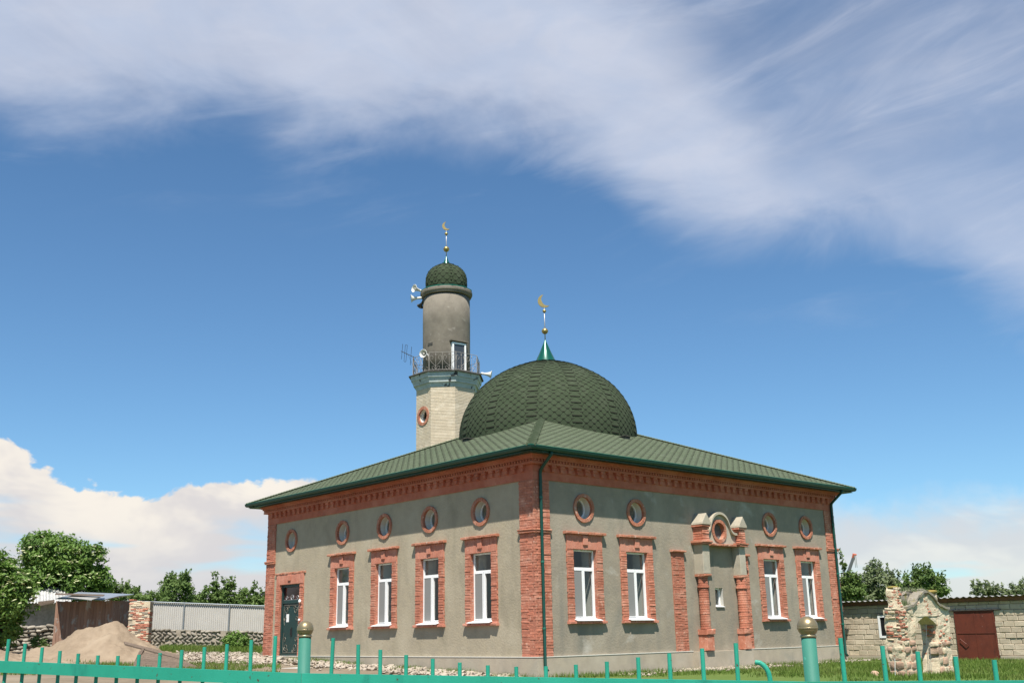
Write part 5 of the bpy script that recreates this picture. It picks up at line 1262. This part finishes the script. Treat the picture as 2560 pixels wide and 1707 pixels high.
# ------------------------------------------------------------------ grass
def grass(name, n, fn_, h0, h1, label, wid=.013):
    V = []; F = []
    for i in range(n):
        q = fn_()
        if q is None: continue
        x, y = q; z = gz(x, y)-.01; hh = rnd.uniform(h0, h1); a = rnd.uniform(0, 6.283); l_ = hh*rnd.uniform(.1,.7); b = len(V); wv = wid*rnd.uniform(.7,1.4); c_ = rnd.uniform(0,6.283)
        V += [(x-wv*math.sin(a), y+wv*math.cos(a), z),(x+wv*math.sin(a), y-wv*math.cos(a), z),(x+l_*math.cos(c_), y+l_*math.sin(c_), z+hh)]; F.append((b,b+1,b+2))
    mb = MB(); mb.v = V; mb.f = F; o = mb.build(name, MT['grass'], None, recalc=False, kind='stuff'); o['label'] = label
def lawn():
    x, y = rnd.uniform(-1, 19.6), rnd.uniform(-13, 2.8)
    if -.15 < y and x < LX+.2: return None
    if y > -1.4 and rnd.random() < .55+.3*noise.noise((x*.8, y*.8, 0)): return None
    if noise.noise((x*.7, y*.7, 4)) < -.30-.1*rnd.random() or x < 3+4*noise.noise((y*.4, 2, 1))+rnd.random()*2: return None
    return x, y
grass('lawn_grass', 60000, lawn, .05, .15, 'short green grass between the right wall, the gateway and the barn')
def verge():
    p = at(rnd.uniform(400, 690), 1630, rnd.uniform(45.5, 50)); return p.x, p.y
grass('verge_grass', 9000, verge, .08, .28, 'green weeds along the foot of the cobble wall', .018)
def patches():
    p = at(rnd.uniform(-20, 700), 1690, rnd.uniform(31, 38))
    return (p.x, p.y) if noise.noise((p.x*.6, p.y*.6, 7)) > -.08 else None
grass('patch_grass', 14000, patches, .05, .16, 'sparse grass patches on the sandy yard behind the fence')
def foot():
    if rnd.random() < .5: return -.1-abs(rnd.gauss(0,.35)), rnd.choice([.6,3.4,9.5,11.5,12.6,5.9])+rnd.gauss(0,.5)
    return rnd.choice([.8,2.2,3.4,4.5,9.5,11,12.4,14.6])+rnd.gauss(0,.6), -.12-abs(rnd.gauss(0,.3))
grass('wall_foot_grass', 5000, foot, .06, .22, 'tufts of grass at the foot of the mosque walls', .012)

# ------------------------------------------------------------------ trees and shrubs
def tree(name, label, cat, base, lobes, n, leaf, mat_, group=None, trunk=.12, flowers=0, shell=.55, droop=.3):
    """lobes: (centre, rx, ry, rz) foliage masses; each is fed by a limb from the trunk"""
    base = Vector(base); t_ = thing(name, label, cat, base, group)
    low_z = min(c.z-rz*.4 for c, rx, ry, rz in lobes); cen = sum((c for c, *_ in lobes), Vector())/len(lobes)
    fork = Vector((base.x*.6+cen.x*.4, base.y*.6+cen.y*.4, base.z+max(.4, (low_z-base.z)*.8)))
    mb = MB(); mb.tube([base-Vector((0,0,.2)), base.lerp(fork,.5)+Vector((rnd.uniform(-.08,.08),rnd.uniform(-.08,.08),0)), fork], [trunk*1.25, trunk, trunk*.8], 8); mb.build('trunk', MT['bark'], t_, smooth=True)
    mb = MB()
    for c, rx, ry, rz in lobes:
        m_ = fork.lerp(c, .5)+Vector((0,0,-.12*(c-fork).length)); mb.tube([fork-Vector((0,0,.1)), m_, c+Vector((0,0,rz*.3))], [trunk*.6, trunk*.38, trunk*.12], 6)
        for q in range(5):
            e_ = c+Vector((rnd.gauss(0,.5)*rx, rnd.gauss(0,.5)*ry, rnd.uniform(-.1,.85)*rz)); mb.tube([m_.lerp(c,.6), m_.lerp(c,.6).lerp(e_,.55)+Vector((0,0,.06)), e_], [trunk*.22, trunk*.14, trunk*.05], 4)
    mb.build('limbs', MT['bark'], t_, smooth=True, kind='stuff')
    vol = [rx*ry*rz for c, rx, ry, rz in lobes]; sv = sum(v**.67 for v in vol); P = []; Nn = []
    g = np.random.default_rng(int(abs(base.x*100+base.y*10))+n)
    for (c, rx, ry, rz), v in zip(lobes, vol):
        k = int(n*v**.67/sv); ncl = max(6, k//26)
        d = g.normal(size=(ncl,3)); d /= np.linalg.norm(d, axis=1)[:,None]; rr = g.uniform(shell, 1.0, ncl)**.7
        rr *= 1+.16*np.array([noise.noise((a*2.1+c.x, b*2.1, e*2.1)) for a, b, e in d])
        cc_ = d*rr[:,None]*[rx,ry,rz]+np.array(c)
        cs = .24*min(rx,ry,rz)+.06
        idx = g.integers(0, ncl, k); pts = cc_[idx]+g.normal(size=(k,3))*cs*[.55,.55,.38]
        P.append(pts); Nn.append(d[idx])
        if shell < .5:
            for q in range(max(3, k//90)):
                a = g.uniform(0,6.28); b0 = np.array(c)+[rx*.8*math.cos(a)*g.uniform(.1,1), ry*.8*math.sin(a)*g.uniform(.1,1), rz*g.uniform(.35,.8)]; L_ = rz*g.uniform(.25,.65)+.15
                m2 = 16; tt = g.uniform(0,1,m2)[:,None]; P.append(b0+tt*np.array([g.normal()*.15*L_, g.normal()*.15*L_, L_])+g.normal(size=(m2,3))*.05); Nn.append(g.normal(size=(m2,3))*.5)
    P = np.concatenate(P); Nn = np.concatenate(Nn); k = len(P)
    nrm = Nn*.55+g.normal(size=(k,3))*.55+[0,0,.45]; nrm /= np.linalg.norm(nrm, axis=1)[:,None]
    tg = np.cross(nrm, g.normal(size=(k,3))); tg /= np.linalg.norm(tg, axis=1)[:,None]; bt = np.cross(nrm, tg)
    sz = leaf*g.uniform(.65,1.35,k)[:,None]
    tip = P+tg*sz; tip[:,2] -= sz[:,0]*droop*.5; back = P-tg*sz*.9; s1 = P+bt*sz*.42+nrm*sz*.12; s2 = P-bt*sz*.42+nrm*sz*.12
    V = np.stack([back, s1, tip, s2], 1).reshape(-1,3)
    mb = MB(); mb.v = V.tolist(); mb.f = [(4*i,4*i+1,4*i+2,4*i+3) for i in range(k)]; mb.build('crown', mat_, t_, recalc=False, kind='stuff')
    if flowers:
        mb = MB()
        for i in range(flowers):
            c, rx, ry, rz = lobes[g.integers(0, len(lobes))]; d = g.normal(size=3); d /= np.linalg.norm(d); d[2] = abs(d[2])*.9-.15
            tv = np.array([CAM.x-c.x, CAM.y-c.y, 0]); tv /= np.linalg.norm(tv)
            if d@tv < -.4: d[:2] *= -1
            q = Vector(d*[rx,ry,rz])*1.04+c; r_ = g.uniform(.07,.145); t2 = g.normal(size=2)*.25; b = len(mb.v)
            mb.add([q]+[q+Vector((r_*math.cos(a)*g.uniform(.7,1.1), r_*math.sin(a)*g.uniform(.7,1.1), -.035+t2[0]*r_*math.cos(a)+t2[1]*r_*math.sin(a))) for a in np.linspace(0,6.283,9)[:-1]], [(0,1+i_,1+(i_+1)%8) for i_ in range(8)])
        mb.build('flower_heads', MT['flower'], t_, recalc=False, kind='stuff')
    return t_
def lob(x, y, D, rpx, rpy, dep=1.0):
    c = at(x, y, D); s_ = D/FPX; return (c, rpx*s_, rpx*s_*dep, rpy*s_)
def gpt(x, D): p = at(x, 1640, D); return (p.x, p.y, gz(p.x, p.y))
tree('elder_tree', 'large elder tree with cream flower heads behind the grey shed roof', 'tree', gpt(165, 60),
     [lob(125,1385,60,62,52), lob(95,1372,60,42,45), lob(175,1400,60,55,55), lob(222,1395,60,36,46), lob(205,1450,60,62,50), lob(245,1455,60,30,45), lob(130,1450,60,80,50), lob(100,1420,60,45,50)], 17000, .135, MT['leaf_elder'], trunk=.16, flowers=230)
tree('elder_bush', 'dense elder bush with cream flower heads at the left edge of the yard', 'shrub', gpt(5, 44),
     [lob(5,1440,44,40,50), lob(45,1460,44,38,42), lob(20,1500,44,62,55), lob(-30,1440,44,50,80), lob(10,1560,44,42,55), lob(-40,1560,44,50,70)], 12000, .11, MT['leaf_elder'], trunk=.10, flowers=170)
far = [('round-topped fruit tree standing tallest behind the sheet fence', [(440,1478,82,38,38),(462,1462,82,20,30),(420,1475,82,22,26)], 3800),
       ('leafy tree top showing just right of the elder tree', [(300,1482,85,34,24),(335,1490,85,28,20),(278,1478,85,18,20)], 2600),
       ('low bushy crown filling the gap left of the tallest fruit tree', [(385,1500,78,36,16),(410,1505,78,24,14)], 1700),
       ('slender pointed young tree behind the middle of the sheet fence', [(535,1478,80,11,38),(520,1492,80,22,20),(545,1497,80,18,20)], 1900),
       ('twin-topped young tree behind the sheet fence', [(565,1482,80,15,34),(580,1480,80,9,34),(560,1500,80,26,18)], 2100),
       ('loose bushy tree behind the fence between young trees and mosque', [(610,1498,80,20,22),(598,1505,80,16,16)], 1400),
       ('thin-leaved tree behind the fence beside the mosque corner', [(635,1492,80,13,26),(655,1498,80,13,22),(645,1506,80,24,14)], 1700),
       ('low tree crown behind the fence under the white cloud', [(495,1505,84,26,14),(478,1502,84,18,16)], 1300)]
for i, (lab, lb, n) in enumerate(far):
    tree('fruit_tree', lab, 'tree', gpt(lb[0][0], lb[0][2]), [lob(x, y, D, a, b) for x, y, D, a, b in lb], n, .125, MT['leaf_far'], 'trees behind the sheet fence', trunk=.09, shell=.35)
rt = [('dark leafy tree rising beside the mosque corner and the crane', [(2128,1478,58,30,34),(2110,1425,58,7,38),(2142,1476,58,22,34),(2105,1478,58,22,38)], 3600, 'leaf_far', 57),
      ('broad green tree behind the barn roof left of the gateway', [(2200,1465,60,44,44),(2185,1450,60,26,40),(2235,1470,60,34,36),(2170,1480,60,34,32)], 4600, 'leaf_olive', 60),
      ('bright green tree right behind the ruined gateway', [(2310,1452,56,38,30),(2345,1465,56,30,26),(2280,1470,56,34,26),(2325,1480,56,44,24)], 3800, 'leaf_far', 56),
      ('sparse bush showing over the right end of the barn roof', [(2460,1476,62,30,18),(2440,1472,62,14,16),(2495,1480,62,26,14)], 1500, 'leaf_olive', 62),
      ('low leafy bush at the right edge above the barn roof', [(2540,1480,62,30,14),(2560,1472,62,20,16)], 1200, 'leaf_olive', 62)]
for lab, lb, n, mk, D in rt:
    tree('orchard_tree', lab, 'tree', gpt(lb[0][0], D), [lob(x, y, d, a, b) for x, y, d, a, b in lb], n, .10, MT[mk], 'trees behind the barn', trunk=.09, shell=.3)
tree('shrub', 'dark green shrub growing against the cobble wall near the mosque', 'shrub', gpt(590, 49), [lob(590,1602,49,28,24), lob(605,1612,49,22,18), lob(572,1608,49,16,18)], 2600, .075, MT['leaf_elder'], trunk=.03)
tree('shrub', 'small weedy shrub below the dry stone wall', 'shrub', gpt(100, 44.5), [lob(98,1615,44.5,16,18), lob(85,1600,44.5,10,14)], 700, .07, MT['leaf_far'], trunk=.02)
for i, (x, y, D, r1, r2, n, lab) in enumerate(((1360,1684,31.3,16,10,420,'leafy weed at the foot of the near corner pier'),(1136,1676,34.5,9,13,320,'upright leafy weed before the left wall rubble'),(1160,1684,34,18,6,240,'low spreading weed before the left wall rubble'),(2220,1640,42.5,12,16,300,'green weed at the foot of the barn wall left of the gateway'),(1860,1660,38,6,6,120,'tiny weed at the foot of the portal plinth'))):
    tree('weed', lab, 'weed', gpt(x, D), [lob(x, y, D, r1, r2)], n, .05, MT['leaf_far'], trunk=.01, shell=.1)

# ------------------------------------------------------------------ far crane
cr = thing('crane', 'distant grey telescopic crane boom with red head above the trees', 'crane', (at(2100,1560,125)))
mb = MB(); mb.tube([at(2096,1500,125), at(2117,1440,125)], [.30,.28], 4); mb.tube([at(2117,1441,125), at(2134,1392,125)], [.24,.20], 4); mb.build('boom', MT['crane_grey'], cr)
mb = MB(); h = at(2137,1387,125); mb.tube([at(2132,1394,125), at(2134,1385,125), at(2141,1386,125)], [.15,.18,.10], 6); mb.build('boom_head', MT['crane_red'], cr)
for x0, x1 in ((2139,2143),(2136,2139)):
    MB().tube([at(x0,1387,125), at(x1,1418,125)], .035, 4).build('cable', MT['steel'], cr)
